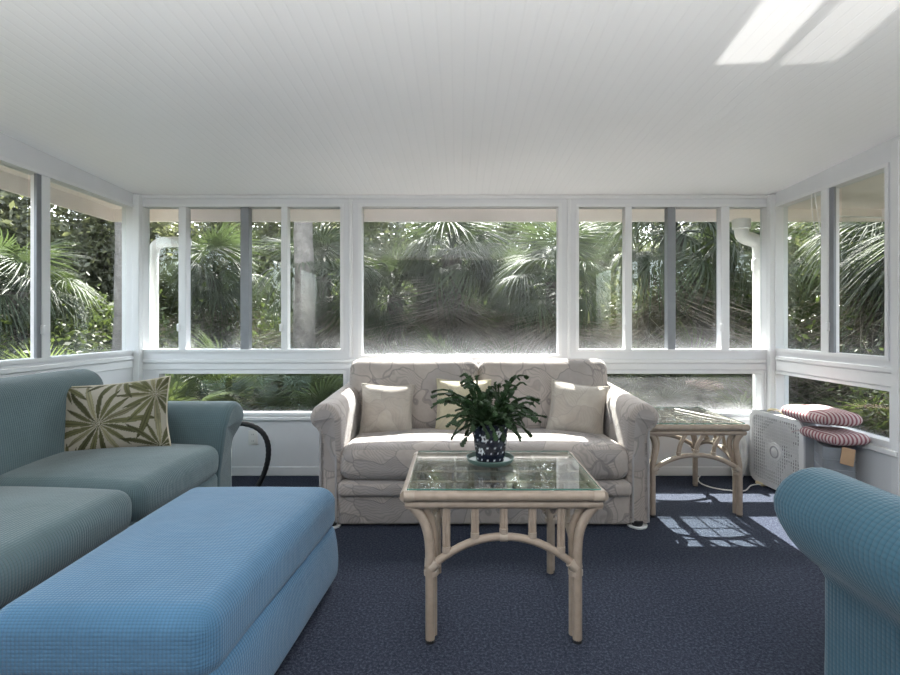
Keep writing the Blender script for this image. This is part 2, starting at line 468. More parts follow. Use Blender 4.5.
nwin = [0]
def pbox(b, to, a0, a1, t0, t1, z0, z1, bev=.003):
    p = to(a0, t0, z0); q = to(a1, t1, z1)
    box(b, [min(p[i], q[i]) for i in range(3)], [max(p[i], q[i]) for i in range(3)], bev, 1)
def pane(parent, to, a0, a1, z0, z1, t, mat):
    me = bpy.data.meshes.new('glass_pane'); vs = []; fs = []
    for tt in (t, t+.045):
        for a, z in ((a0, z0), (a1, z0), (a1, z1), (a0, z1)): vs.append(to(a, tt, z))
    fs = [(0,1,2,3), (7,6,5,4), (0,4,5,1), (1,5,6,2), (2,6,7,3), (3,7,4,0)]
    me.from_pydata(vs, [], fs); uvl = me.uv_layers.new(name='UVMap')
    for p in me.polygons:
        for li in p.loop_indices:
            k = me.loops[li].vertex_index % 4
            uvl.data[li].uv = ((0, a1-a0, a1-a0, 0)[k], (0, 0, 1, 1)[k])
    return link('glass_pane', me, mat, parent, smooth=False)
def window(op, to, mulls, glass='glass', fw=.022, inset=.02, sill=True, glasses=None):
    """One window: outer frame, mullions (a0, a1, material, t0, t1), one pane between each."""
    nwin[0] += 1
    a0, a1, z0, z1 = op
    b = bmesh.new()
    for (p, q, r, s) in ((a0, a1, z1-fw, z1), (a0, a1, z0, z0+fw), (a0, a0+fw, z0+fw, z1-fw), (a1-fw, a1, z0+fw, z1-fw)): pbox(b, to, p, q, -.10, .75, r, s, 0)
    w = struct(finish('window_%d' % nwin[0], b, M['white'], smooth=False))
    edges = [a0+fw]
    for i, (p, q, m, t0, t1) in enumerate(mulls):
        b = bmesh.new(); pbox(b, to, p, q, t0, t1, z0+fw*.4, z1-fw*.4)
        mo = finish('mullion', b, M[m], w, smooth=False)
        if m == 'white' and z1 - z0 > .5:
            b = bmesh.new(); zz = z0 + .19; c = to(p+.004, t0-.06, zz)
            pbox(b, to, p-.010, p+.014, t0-.12, t0+.1, zz-.03, zz+.03, .006); finish('latch', b, M['white'], mo)
        edges += [p, q]
    edges.append(a1-fw)
    for i in range(0, len(edges), 2):
        if edges[i+1]-edges[i] > .02: pane(w, to, edges[i]+.001, edges[i+1]-.001, z0+fw, z1-fw, .52, M[(glasses[i//2] if glasses else glass)])
    return w
def bx(px): return (px-458)/129.2
window(BACK[0], toB, [(bx(178.5), bx(186), 'white', -.02, .7), (bx(240), bx(248.5), 'grey_alu', .05, .7), (bx(281), bx(287.5), 'white', -.02, .7)], glasses=['glass', 'glass_grey', 'glass', 'glass'])
window(BACK[1], toB, [], 'glass_grey', fw=.028)
window(BACK[2], toB, [(bx(625), bx(632), 'white', -.02, .7), (bx(668), bx(676), 'grey_alu', .05, .7), (bx(721), bx(729.5), 'white', -.02, .7)], glasses=['glass', 'glass', 'glass_grey', 'glass'])
window(BACK[3], toB, [], 'glass', fw=.02)
window(BACK[4], toB, [], 'glass_dusty', fw=.02)
window(LEFT[0], toL, [(2.13, 2.20, 'white', -.02, .7), (2.95, 2.986, 'grey_alu', .0, .2), (2.985, 3.045, 'white', -.05, .7)])
window(LEFT[1], toL, [(-.05, .02, 'white', -.02, .7)])
window(RIGHT[0], toR, [(3.236, 3.276, 'grey_alu', .0, .2), (3.275, 3.345, 'white', -.05, .7)])
window(RIGHT[1], toR, [(1.95, 2.0, 'white', -.02, .7)])
window(RIGHT[2], toR, [(-.1, -.05, 'white', -.02, .7)])
window(RIGHT[3], toR, [], 'glass_grey', fw=.02)
window(RIGHT[4], toR, [], 'glass', fw=.02)

# trims: header strip, sill rails, corner posts
ntr = [0]
def trim(boxes, mat='white', bev=.004):
    ntr[0] += 1; b = bmesh.new()
    for lo, hi in boxes: box(b, lo, hi, bev, 1)
    return struct(finish('trim_%d' % ntr[0], b, M[mat], smooth=False))
trim([((XL, YB-.014, 2.142), (XR, YB, 2.168))])
trim([((XL+.05, YB-.016, .872), (XR-.05, YB, .90)), ((XL+.05, YB-.010, .82), (XR-.05, YB, .865))])
trim([((-.845, YB-.012, .91), (-.815, YB, 2.14)), ((.843, YB-.012, .91), (.873, YB, 2.14))])
trim([((XL, YB-.055, .0), (XL+.05, YB, 2.165))])
trim([((XR-.045, YB-.05, 0), (XR, YB, 2.165)), ((XR-.062, YB-.012, .47), (XR-.048, YB, .81))])
trim([((XL, 1.4, .90), (XL+.016, YB-.06, .93)), ((XL, 1.4, .84), (XL+.010, YB-.06, .895))])
trim([((XR-.016, 1.2, .90), (XR, YB-.06, .93)), ((XR-.010, 1.2, .82), (XR, YB-.06, .895))])
trim([((XR-.02, 2.735, 0.0), (XR, 2.785, 2.19))])
trim([((XR-.03, 2.74, .44), (XR, 3.80, .475))])
trim([((-2.33, YB-.03, .43), (-.866, YB, .456))]); trim([((.912, YB-.03, .43), (2.362, YB, .456))])
struct(trim([((XL, YB-.012, 0), (XR-.05, YB, .07))])).name = 'baseboard_back'

# eaves outside: sloping soffit and fascia round the roof edge
EY, EXL, EXR = 4.25, -2.93, 3.6
b = bmesh.new()
def slab(b, x0, x1, y0, y1, t=.03, dz=0):
    c = [b.verts.new((x, y, 2.14 - .03*max(0, y-YB) + .02 + dz + (t if k else 0))) for k in (0, 1) for x, y in ((x0, y0), (x1, y0), (x1, y1), (x0, y1))]
    for f in ((3,2,1,0), (4,5,6,7), (0,1,5,4), (1,2,6,5), (2,3,7,6), (3,0,4,7)): b.faces.new([c[i] for i in f])
slab(b, EXL, EXR, YB+T, EY); slab(b, EXL, XL-T, 0, YB+T); slab(b, XR+T, EXR, 0, YB+T)
struct(finish('trim_soffit', b, M['eave'], smooth=False))
b = bmesh.new()
box(b, (EXL-.03, EY, 2.045), (EXR+.03, EY+.03, 2.24)); box(b, (EXL-.03, 0, 2.045), (EXL, EY, 2.24)); box(b, (EXR, 0, 2.045), (EXR+.03, EY, 2.24))
struct(finish('trim_fascia', b, M['eave'], smooth=False))
# roof sheet over everything (keeps the sky off the ceiling)
b = bmesh.new(); slab(b, EXL-.03, EXR+.03, YR-.2, EY+.03, .02, .22); struct(finish('trim_roof', b, M['eave'], smooth=False))

# ------------------------------------------------------------------ blue slip-covered furniture
def place(o, x, y, rz=0): o.location = (x, y, 0); o.rotation_euler = (0, 0, rz); return o

# left sofa: local +X is its front; centred on its length (local Y)
sofa = thing('sofa', 'long grey-teal slipcovered sofa against the left windows', 'sofa')
L0, L1 = .62, 2.90          # cushions from y = .62 to 2.90
def crown(h, p):            # a seat cushion swells in the middle
    def f(x, y, z):
        return (x + .015*cos(y*4)*(1 if x > 0 else 0), y, z + (p*(1-min(1, abs(x/h[0])**2))*(1-min(1, abs(y/h[1])**2)) if z > 0 else 0))
    return f
bm = move(soft_box((1.02, 2.30, .29), .04, (6, 12, 2)), (-1.895, 1.76, .175)); finish('base', bm, M['teal'], sofa)
n3 = (L1-L0)/3
for i in range(3):
    yc = L0 + n3*(i+.5)
    bm = soft_box((.80, n3-.006, .185), .07, (10, 10, 3), 5, crown((.42, n3/2), .035))
    finish('seat_cushion', move(bm, (-1.765, yc, .398), (0, .02, 0)), M['teal'], sofa)
def backf(x, y, z):
    return (x + .10*max(0, -z)*0 + (.03*(1-(z/.32)**2) if x > 0 else 0), y, z + .012*noise.noise((y*2.2, 0, 3)))
bm = soft_box((.30, 2.50, .62), .10, (4, 16, 6), 6, backf)
finish('backrest', move(bm, (-2.225, 1.76, .60), (0, -.14, 0)), M['teal'], sofa)
pa = roll_profile(.10, -.11, .56, .14, -.04)
for s, yy in ((1, 3.03), (-1, .50)):
    # profile u axis -> room Y (mirrored for the near arm), sweep axis -> room X
    bm = sweep_arm([(u, v) for u, v in pa], -2.40, -1.41, lambda u, v: .05*sm(.42, .62, v), .035)
    for v in bm.verts: v.co = Vector((v.co.y, yy - s*v.co.x, v.co.z))
    finish('arm', bm, M['teal'], sofa)

ott = thing('ottoman', 'large bright blue slipcovered ottoman in front of the left sofa', 'ottoman', (-.92, 1.775, 0))
def flare(x, y): return x + (.03 + .035*y/.51)*max(0, x/.3)
bm = soft_box((.61, 1.03, .20), .065, (10, 14, 3), 6, lambda x, y, z: (flare(x*(1+.012*sin(y*5)), y), y, z + (.018*(1-(x/.3)**2)*(1-(y/.515)**2) if z > 0 else 0)))
finish('cushion', move(bm, (0, 0, .345)), M['blue'], ott)
bm = soft_box((.606, 1.026, .285), .055, (10, 14, 6), 5, lambda x, y, z: (flare(x*(1+.045*cos((z+.03)*11))-.004*noise.noise((y*4, z*5, 1)), y), y*(1+.012*cos((z+.03)*11)), z))
finish('skirt', move(bm, (0, 0, .152)), M['blue'], ott)

chair = thing('armchair', 'blue-teal waffle slipcovered armchair at right with wide rolled arm', 'armchair', (1.145, 1.60, 0), 0)
pc = roll_profile(.20, -.01, .563, .145, .03)
bm = sweep_arm(pc, -.95, -.02, lambda u, v: .10*sm(.42, .62, v), .05, 18)
finish('arm', bm, M['teal_chair'], chair)
bm = sweep_arm([(-u, v) for u, v in pc][::-1], -.95, -.02, lambda u, v: .10*sm(.42, .62, v), .05)
finish('arm', move(bm, (.98, 0, 0)), M['teal_chair'], chair)
finish('base', move(soft_box((.60, .88, .30), .03, (6, 8, 3)), (.49, -.50, .17)), M['teal_chair'], chair)
finish('seat_cushion', move(soft_box((.575, .70, .17), .06, (8, 8, 3), 5, crown((.29, .35), .03)), (.49, -.38, .405)), M['teal_chair'], chair)
finish('backrest', move(soft_box((.80, .26, .62), .11, (8, 4, 6), 5), (.49, -.93, .62), (-.12, 0, 0)), M['teal_chair'], chair)

# ------------------------------------------------------------------ white patterned sofa bed
SX0, SX1, SY0, SY1 = -.845, 1.15, 2.85, 3.76
ws = thing('sofa', 'pale tropical-print sofa under the large middle window', 'sofa')
finish('base', move(soft_box((1.69, .80, .245), .02, (10, 4, 3)), ((SX0+SX1)/2, 3.285, .1345)), M['floral'], ws)
rail = finish('front_rail', move(soft_box((1.695, .10, .085), .03, (10, 2, 1)), ((SX0+SX1)/2, 2.905, .222)), M['floral'], ws)
def seatf(x, y, z):
    return (x, y - (.015*(1-(x/.85)**2) if y < 0 else 0), z + .03*(1-abs(x/.84)**4)*(1-abs(y/.33)**2) * (1 if z > 0 else 0) - .045*(y+.3) - .012*math.exp(-(x/.05)**2)*(1 if z > 0 else 0)*0)
finish('seat_cushion', move(soft_box((1.70, .66, .205), .075, (16, 8, 3), 6, seatf), ((SX0+SX1)/2, 3.20, .365)), M['floral'], ws)
for s in (-1, 1):
    bm = soft_box((.915, .20, .52), .08, (10, 4, 6), 6, lambda x, y, z: (x, y - (.035*(1-(x/.45)**2)*(1-(z/.26)**2) if y < 0 else 0), z))
    finish('back_cushion', move(bm, ((SX0+SX1)/2-.007 + s*.457, 3.56, .665), (-.16, 0, 0)), M['floral'], ws)
finish('back_panel', move(soft_box((1.78, .10, .78), .04, (8, 2, 6)), ((SX0+SX1)/2, 3.71, .44)), M['floral'], ws)
pw = roll_profile(.085, -.045, .635, .085, -.005)
for s, xx in ((-1, SX0+.085), (1, SX1-.085)):
    P = [(u, v) for u, v in pw]
    bm = sweep_arm(P, -3.70, -2.895, lambda u, v: .045*sm(.5, .64, v), .03)
    for v in bm.verts:
        yy = -v.co.y; t = (yy-2.9)/.8
        zz = v.co.z + (.035*t if v.co.z > .4 else 0)
        v.co = Vector((xx - s*v.co.x, yy, zz if zz > .03 else .02))
    arm = finish('arm', bm, M['floral'], ws)
    for du in (-.035, .055):
        b = bmesh.new(); tube(b, [(xx - s*du, 2.887, z) for z in (.03, .25, .45, .56)], .007, 8); finish('piping', b, M['piping'], arm)
for px_, py_ in ((SX0+.11, 2.905), (SX1-.11, 2.905), (SX0+.10, 3.6), (SX1-.10, 3.6)):
    b = bmesh.new(); lathe(b, [(0, .009), (.03, .009), (.034, .02), (.034, .035), (0, .035)], 20, (px_, py_, 0)); cs = finish('caster', b, M['black'], ws)
    b = bmesh.new(); lathe(b, [(0, .002), (.055, .002), (.058, .012), (.052, .014), (.045, .008), (0, .008)], 24, (px_, py_, 0)); finish('caster_cup', b, M['white'], cs)

def pillow_mesh(w, h, d, n=24, pinch=.09, seed=0, color=None):
    bm = bmesh.new(); uv = bm.loops.layers.uv.new('UVMap'); cl = bm.loops.layers.color.new('Col') if color else None
    nw, nh = n, max(6, int(n*h/w)); G = {}
    for s in (1, -1):
        for i in range(nw+1):
            for j in range(nh+1):
                u = -1+2*i/nw; v = -1+2*j/nh
                edge = i in (0, nw) or j in (0, nh)
                if s == -1 and edge: G[s, i, j] = G[1, i, j]; continue
                k = (1-abs(u)**2.6)*(1-abs(v)**2.6)
                t = d/2*max(0, k)**.55
                x = u*w/2*(1-pinch*(1-v*v)*abs(u)**3*.9); z = v*h/2*(1-pinch*(1-u*u)*abs(v)**3*.9)
                wr = .012*noise.noise((u*2.3+seed, v*2.3, s))*k
                G[s, i, j] = bm.verts.new((x, -s*(t+wr), z))
    for s in (1, -1):
        for i in range(nw):
            for j in range(nh):
                q = [(i, j), (i+1, j), (i+1, j+1), (i, j+1)]
                if s == -1: q = q[::-1]
                fc = bm.faces.new([G[s, a, c] for a, c in q])
                for lp, (a, c) in zip(fc.loops, q):
                    U, V = (a/nw-.5)*w, (c/nh-.5)*h
                    lp[uv].uv = (U + (3 if s < 0 else 0) + seed*.7, V + seed*.37)
                    if cl: lp[cl] = color(U, V)
    return bm
def pillow(name, label, mat, loc, rot, w, h, d, seed, pipemat, color=None, n=24):
    t = thing(name, label, 'pillow', loc); t.rotation_euler = rot
    cov = finish('cover', pillow_mesh(w, h, d, n, seed=seed, color=color), mat, t)
    path = []
    for i in range(64):
        a = i/64*4; e = int(a); q = (a-e)*2-1
        u, v = [(q, -1), (1, q), (-q, 1), (-1, -q)][e]
        path.append((u*w/2*(1-.09*(1-v*v)*abs(u)**3*.9), 0, v*h/2*(1-.09*(1-u*u)*abs(v)**3*.9)))
    b = bmesh.new(); tube(b, path+[path[0]], .005, 6, False); finish('piping', b, pipemat, t)
    return t
pillow('throw_pillow', 'square pale print pillow at the left end of the pale sofa', M['floral_pillow'], (-.475, 3.345, .595), (-.24, .03, .08), .35, .35, .15, 1, M['floral_pillow'])
pillow('throw_pillow', 'cream yellow pillow behind the potted plant on the pale sofa', M['cream_pillow'], (.035, 3.37, .615), (-.26, .02, -.03), .37, .37, .14, 2, M['cream_pillow'])
pillow('throw_pillow', 'square pale print pillow leaning in the right corner of the pale sofa', M['floral_pillow'], (.79, 3.33, .60), (-.26, .10, -.28), .37, .36, .16, 3, M['floral_pillow'])

# palm-leaf throw pillow on the blue sofa: the print is worked out point by point
LEAVES = [(-.055, -.035, .30, 17, .2), (.21, .10, .26, 15, .9), (.22, -.19, .22, 15, 2.0), (-.25, .20, .20, 13, .4), (.04, .24, .19, 13, 1.3), (-.20, -.24, .17, 13, .8)]
def leaf_print(x, y):
    base = (.30, .28, .23); nz = noise.noise((x*30, y*30, 0))
    c = [v*(1+.06*nz) for v in base]
    for k, (cx, cy, R, n, ph) in enumerate(LEAVES):
        dx, dy = x-cx, y-cy; r = sqrt(dx*dx+dy*dy)/R
        if r > 1.05: continue
        a = math.atan2(dy, dx) + .25*r*sin(3*ph) + .06*noise.noise((x*9, y*9, k))
        idx = math.floor(a*n/(2*pi)+ph); fr = a*n/(2*pi)+ph-idx-.5
        random.seed(idx*7+k*131); ln = random.uniform(.62, 1.0); tone = random.uniform(.6, 1.35)
        wd = .46*max(0, 1-(r/ln)**1.6)*min(1, .4+r*3)
        if abs(fr) < wd:
            g = (.098*tone, .10*tone, .047*tone)
            rib = .55+.45*sm(0, .12, abs(fr)) ; edge = .75 if abs(fr) > wd-.07 else 1
            streak = 1+.35*noise.noise((fr*9, r*3, idx))
            if idx % 4 == 1: g = (.20*tone, .19*tone, .115*tone)
            c = [v*rib*edge*streak for v in g]
    return (*[max(0, min(1, sqrt(v) if False else v)) for v in c], 1)
def lin_srgb(c): return tuple((12.92*v if v <= .0031308 else 1.055*v**(1/2.4)-.055) for v in c[:3]) + (1,)
pillow('throw_pillow', 'cream pillow printed with olive palm leaves on the blue sofa', M['leaf_pillow'], (-1.86, 2.72, .665), (-.30, -.08, .30), .53, .40, .17, 4, plain('linen_piping', (.46, .42, .33), .9), color=lambda u, v: lin_srgb(leaf_print(u, v)), n=150)

# ------------------------------------------------------------------ rattan tables
def rattan_table(name, label, loc, w, d, h, lw, ld, spx, arch_z, curved=False):
    t = thing(name, label, 'table', loc)
    X, Y = w/2, d/2; lx, ly = lw/2, ld/2
    b = bmesh.new(); ro = .019
    for z, e, r in ((h-.030, 0, .0185), (h-.064, -.012, .0155)):
        for p, q in (((-X, -Y), (X, -Y)), ((-X, Y), (X, Y))): tube(b, [(p[0], p[1]-e*(1 if p[1] < 0 else -1), z), (q[0], q[1]-e*(1 if q[1] < 0 else -1), z)], r, 14)
        for p, q in (((-X, -Y), (-X, Y)), ((X, -Y), (X, Y))): tube(b, [(p[0]-e*(1 if p[0] < 0 else -1), p[1], z), (q[0]-e*(1 if q[0] < 0 else -1), q[1], z)], r, 14)
    fr = finish('top_frame', b, M['rattan'], t)
    for sx in (-1, 1):
        for sy in (-1, 1):
            b = bmesh.new()
            tube(b, [(sx*(X-.035), sy*Y, h-.030), (sx*(X+.004), sy*Y, h-.030)], .0205, 14)
            tube(b, [(sx*X, sy*(Y-.035), h-.030), (sx*X, sy*(Y+.004), h-.030)], .0205, 14)
            finish('corner_binding', b, M['binding'], fr)
    b = bmesh.new()
    for i in (1, 2, 3): tube(b, [(-X+w*i/4, -Y, h-.026), (-X+w*i/4, Y, h-.026)], .0055, 8)
    for i in (1, 2, 3): tube(b, [(-X, -Y+d*i/4, h-.022), (X, -Y+d*i/4, h-.022)], .0055, 8)
    finish('lattice', b, M['rattan'], fr)
    b = bmesh.new(); box(b, (-X+.006, -Y+.002, h-.0105), (X-.006, Y-.002, h-.0025), .0015, 1)
    me = bpy.data.meshes.new('glass_top')
    for f in b.faces: f.material_index = 0 if abs(f.normal.z) > .7 else 1
    bmesh.ops.recalc_face_normals(b, faces=b.faces); b.to_mesh(me); b.free()
    link('glass_top', me, [M['glass_top'], M['glass_edge']], t, smooth=False)
    for sx in (-1, 1):
        for sy in (-1, 1):
            b = bmesh.new()
            tube(b, bez((sx*(X-.02), sy*(Y-.02), h-.07), (sx*(X-.085), sy*(Y-.03), h-.14), (sx*lx, sy*ly, h-.18), (sx*lx, sy*ly, h-.30), 12) + [Vector((sx*lx, sy*ly, z)) for z in (.12, .012)], .0175, 14)
            tube(b, bez((sx*(X-.05), sy*(Y-.045), h-.07), (sx*(X-.115), sy*(Y-.06), h-.15), (sx*(lx-.012), sy*(ly-.028), h-.2), (sx*(lx-.010), sy*(ly-.028), h-.32), 12) + [Vector((sx*(lx-.010), sy*(ly-.028), z)) for z in (.12, .012)], .0155, 14)
            lg = finish('leg', b, M['rattan'], t)
            b = bmesh.new(); tube(b, [(sx*(lx-.004), sy*(ly-.012), arch_z-.03), (sx*(lx-.004), sy*(ly-.012), arch_z-.012)], .0275, 16); finish('binding', b, M['binding'], lg)
            b = bmesh.new(); lathe(b, [(0, 0), (.016, 0), (.0175, .013), (0, .013)], 14, (sx*lx, sy*ly, 0)); finish('foot_glide', b, M['black'], lg)
    def side(horiz, s):
        hl = lx if horiz else ly; off = (ly if horiz else lx)*s
        P = (lambda a, z: Vector((a, off, z))) if horiz else (lambda a, z: Vector((off, a, z)))
        rise = .115 if spx > 3 else .09
        arc = [P(hl*(i/10-1)*1.0, arch_z + rise*(1-(abs(i/10-1))**2.1)) for i in range(21)]
        b = bmesh.new(); tube(b, arc, .0145, 12); a = finish('arch', b, M['rattan'], t)
        for e in (-1, 1):
            b = bmesh.new(); tube(b, [P(e*hl*.99, arch_z), P(e*hl*.90, arch_z + rise*(1-.9**2.1))], .021, 12); finish('binding', b, M['binding'], a)
        b = bmesh.new(); tube(b, [P(-.014, arch_z+rise), P(.014, arch_z+rise)], .0175, 12); finish('binding', b, M['binding'], a)
        n = spx if horiz else 3
        for i in range(n):
            u = (i+1)/(n+1)*2-1; u *= 1.18 if n > 3 else 1.0
            u *= .99 if n > 3 else .80
            zb = arch_z + rise*(1-abs(u)**2.1)
            b = bmesh.new()
            for dd in (-.0065, .0065):
                if curved: tube(b, bez(P(hl*u+dd, zb), P(hl*u+dd, zb+.06), P(hl*u*1.0+dd+.01, h-.13), P(hl*(u*1.05)+dd+.05, h-.07), 8), .0075, 8)
                else: tube(b, [P(hl*u+dd, zb), P(hl*u+dd, h-.07)], .0085, 8)
            sp = finish('spindle', b, M['rattan'], t)
            b = bmesh.new(); tube(b, [P(hl*u, zb+.012), P(hl*u, zb+.032)], .016, 10); finish('binding', b, M['binding'], sp)
    for s in (-1, 1): side(True, s); side(False, s)
    return t
rattan_table('coffee_table', 'whitewashed rattan glass-topped table in the middle holding the potted plant', (.169, 2.11, 0), .725, .55, .575, .545, .52, 5, .275)
rattan_table('side_table', 'smaller whitewashed rattan glass-topped table between the pale sofa and box fan', (1.452, 3.335, 0), .60, .60, .575, .53, .57, 3, .285, True)

# wand lying on the side table
b = bmesh.new(); tube(b, [(1.52, 3.50, .5785), (1.67, 3.12, .5785)], .0055, 10); tube(b, [(1.67, 3.12, .5785), (1.68, 3.085, .5785)], .0068, 10)
tag(finish('blind_wand', b, M['socket']), 'thin white stick lying across the glass side table', 'rod')

# ------------------------------------------------------------------ potted plant
sau = bmesh.new(); lathe(sau, [(0, 0), (.082, 0), (.098, .010), (.104, .026), (.100, .027), (.090, .0115), (0, .008)], 48)
tag(finish('plant_saucer', sau, M['terracup'], loc=(.140, 2.175, .5735)), 'round sage green saucer under the dotted plant pot', 'saucer')
pl = thing('potted_cactus', 'leafy holiday cactus in a navy pot with white dots', 'plant', (.140, 2.175, .5850))
def pot_mesh():
    bm = bmesh.new(); uv = bm.loops.layers.uv.new('UVMap'); cl = bm.loops.layers.color.new('Col')
    prof = [(0, 0), (.055, 0)] + [(.060+.021*k/26, .001+.154*k/26) for k in range(27)] + [(.0835, .157), (.0835, .166), (.077, .166), (.073, .13), (0, .13)]
    n = 150; rings = []
    for r, z in prof: rings.append([bm.verts.new((r*cos(2*pi*k/n), r*sin(2*pi*k/n), z)) for k in range(n)] if r else [bm.verts.new((0, 0, z))])
    navy = (.007, .010, .021, 1); white = (.74, .76, .78, 1)
    fl = [(-1.95, .105), (-1.15, .128), (-2.25, .05), (-.4, .09), (.6, .11), (1.7, .08), (2.6, .12)]
    def col(a, z):
        a = (a+pi) % (2*pi)-pi
        for fa, fz in fl:
            dx = ((a-fa+pi) % (2*pi)-pi)*.07; dz = z-fz; r = sqrt(dx*dx+dz*dz); th = math.atan2(dz, dx)
            if r < .005: return navy
            if r < .017: return white if r < .009+.007*abs(cos(2.5*th)) else navy
        row = math.floor(z/.027); aa = a*.07/.0314 + .5*(row % 2); dx = (aa-round(aa))*.0314; dz = (z/.027-row-.5)*.027
        return white if dx*dx+dz*dz < .0038**2 else navy
    for i, (a, b2) in enumerate(zip(rings, rings[1:])):
        for k in range(n):
            q = ([a[0]] if len(a) == 1 else [a[k], a[(k+1) % n]]); w = ([b2[0]] if len(b2) == 1 else [b2[(k+1) % n], b2[k]])
            fc = bm.faces.new(q+w)
            for lp in fc.loops:
                co = lp.vert.co; ang = math.atan2(co.y, co.x); lp[uv].uv = (ang*.07, co.z)
                lp[cl] = lin_srgb(col(ang, co.z)) if 1 < i < 28 else lin_srgb(navy)
    return bm
finish('pot', pot_mesh(), M['pot'], pl)
b = bmesh.new(); lathe(b, [(0, .142), (.05, .14), (.0745, .134)], 32); finish('soil', b, M['soil'], pl)
def cactus_branch(bm, az, reach, rise, droop, nseg, rnd):
    base = Vector((.03*cos(az), .03*sin(az), .135)); d = Vector((cos(az), sin(az), 0)); side = Vector((-sin(az), cos(az), 0))
    def pt(t): return base + d*reach*t**1.1 + Vector((0, 0, rise*sin(min(1, t)*pi*.62) - droop*t*t)) + side*.03*sin(3*t+az*5)
    for i in range(nseg):
        t0, t1 = i/nseg, (i+.96)/nseg; a, c = pt(t0), pt(t1); ax = (c-a); L = ax.length; ax.normalize()
        tw = rnd.uniform(-.9, .9); sd = (Matrix.Rotation(tw, 3, ax) @ side); sd = (sd - ax*sd.dot(ax)).normalized(); nm = ax.cross(sd)
        wd = .0125*rnd.uniform(.85, 1.25)
        out = [(0, .25), (.2, .6), (.28, .95), (.42, .65), (.55, 1.1), (.68, .7), (.85, 1.1), (1.0, .4)]
        top = []
        for sgn in (1, -1):
            top.append([bm.verts.new(a + ax*L*p + sd*wd*q*sgn - nm*.002) for p, q in out])
        mid = [bm.verts.new(a + ax*L*p + nm*.003) for p, q in out]; low = [bm.verts.new(a + ax*L*p - nm*.005) for p, q in out]
        for j in range(len(out)-1):
            for e, M2 in ((0, mid), (1, mid), (0, low), (1, low)):
                q = (M2[j], M2[j+1], top[e][j+1], top[e][j])
                bm.faces.new(q if (e == 0) == (M2 is mid) else q[::-1])
rnd = random.Random(11)
for i in range(98):
    az = i*2.39996 + rnd.uniform(-.25, .25); b = bmesh.new()
    if i < 34: cactus_branch(b, az, rnd.uniform(.04, .15), rnd.uniform(.13, .235), 0, rnd.randint(6, 8), rnd)
    elif i < 76: cactus_branch(b, az, rnd.uniform(.15, .265), rnd.uniform(.06, .18), rnd.uniform(.0, .06), rnd.randint(8, 10), rnd)
    else: cactus_branch(b, az, rnd.uniform(.08, .17), rnd.uniform(.06, .10), rnd.uniform(.06, .13), rnd.randint(5, 7), rnd)
    finish('branch', b, M['cactus'], pl, smooth=False)

# ------------------------------------------------------------------ box fan, cushions, bin, small things
fan = thing('box_fan', 'white square box fan standing by the right wall', 'fan', (2.27, 3.50, 0), math.atan2(.044, .523))
# local: face towards -X, width along Y, sits on feet
FH, FD, FZ = .52, .115, .018
def rsq(s, r, n=8):
    P = []
    for cx, cy, a0 in ((1, 1, 0), (-1, 1, 90), (-1, -1, 180), (1, -1, 270)):
        for k in range(n+1):
            a = radians(a0+90*k/n); P.append((cx*(s-r)+r*cos(a), cy*(s-r)+r*sin(a)))
    return P
def shell(bm, outer, inner, x0, x1):
    R = [[bm.verts.new((x, y, z+FZ+FH/2)) for y, z in P] for x, P in ((x0, outer), (x1, outer), (x1, inner), (x0, inner))]
    n = len(outer)
    for a, c in ((0, 1), (1, 2), (2, 3), (3, 0)):
        for k in range(n): bm.faces.new((R[a][k], R[a][(k+1) % n], R[c][(k+1) % n], R[c][k]))
b = bmesh.new(); shell(b, rsq(FH/2, .07), rsq(FH/2-.012, .06), -FD/2+.012, FD/2-.012); finish('housing', b, M['plastic_grey'], fan)
for s in (-1, 1):
    b = bmesh.new(); shell(b, rsq(FH/2+.002, .072), rsq(FH/2-.03, .05), s*(FD/2-.014), s*FD/2); fg = finish('grille_rim', b, M['plastic'], fan)
    b = bmesh.new(); x = s*(FD/2-.004); zc0 = FZ+FH/2; S2 = FH/2-.028
    n = 23
    for i in range(n):
        y = -S2+2*S2*(i+.5)/n; hh = S2-.0
        box(b, (x-.0016, y-.0050, zc0-hh), (x+.0016, y+.0050, zc0+hh))
    for k in range(1, 20):
        z = zc0-S2+2*S2*k/20; box(b, (x-.002, -S2, z-.0028), (x+.001, S2, z+.0028))
    finish('grille', b, M['plastic' if s < 0 else 'fan_dark'], fg, smooth=False)
    b = bmesh.new(); lathe(b, [(0, .013), (.022, .013), (.03, .007), (.062, .007), (.066, .0), (.066, -.006), (0, -.006)], 32)
    for v in b.verts: v.co = Vector((x + s*v.co.z, v.co.x, v.co.y+zc0))
    hubc = finish('grille_badge', b, M['plastic'], fg)
    b = bmesh.new(); lathe(b, [(.032, .008), (.034, .0105), (.042, .0105), (.044, .008), (.044, .006), (.032, .006), (.032, .008)], 32)
    for v in b.verts: v.co = Vector((x + s*v.co.z, v.co.x, v.co.y+zc0))
    finish('badge_ring', b, M['plastic_grey'], hubc)
for k in range(5):
    b = bmesh.new(); rows = []
    for i in range(7):
        r = .03+.185*i/6; row = []
        for j in range(6):
            a = (j/5-.5)*(.55+.5*sin(i/6*pi*.8)) + .5*i/6
            row.append(b.verts.new((-.02+.04*j/5, r*cos(a), r*sin(a))))
        rows.append(row)
    for i in range(6):
        for j in range(5): b.faces.new((rows[i][j], rows[i][j+1], rows[i+1][j+1], rows[i+1][j]))
    bmesh.ops.solidify(b, geom=b.faces[:], thickness=.003)
    bmesh.ops.rotate(b, verts=b.verts, cent=(0, 0, 0), matrix=Matrix.Rotation(k*2*pi/5+.3, 3, 'X'))
    bmesh.ops.translate(b, verts=b.verts, vec=(.012, 0, FZ+FH/2)); finish('blade', b, M['plastic'], fan)
b = bmesh.new(); lathe(b, [(0, -.03), (.04, -.03), (.045, .03), (0, .03)], 24)
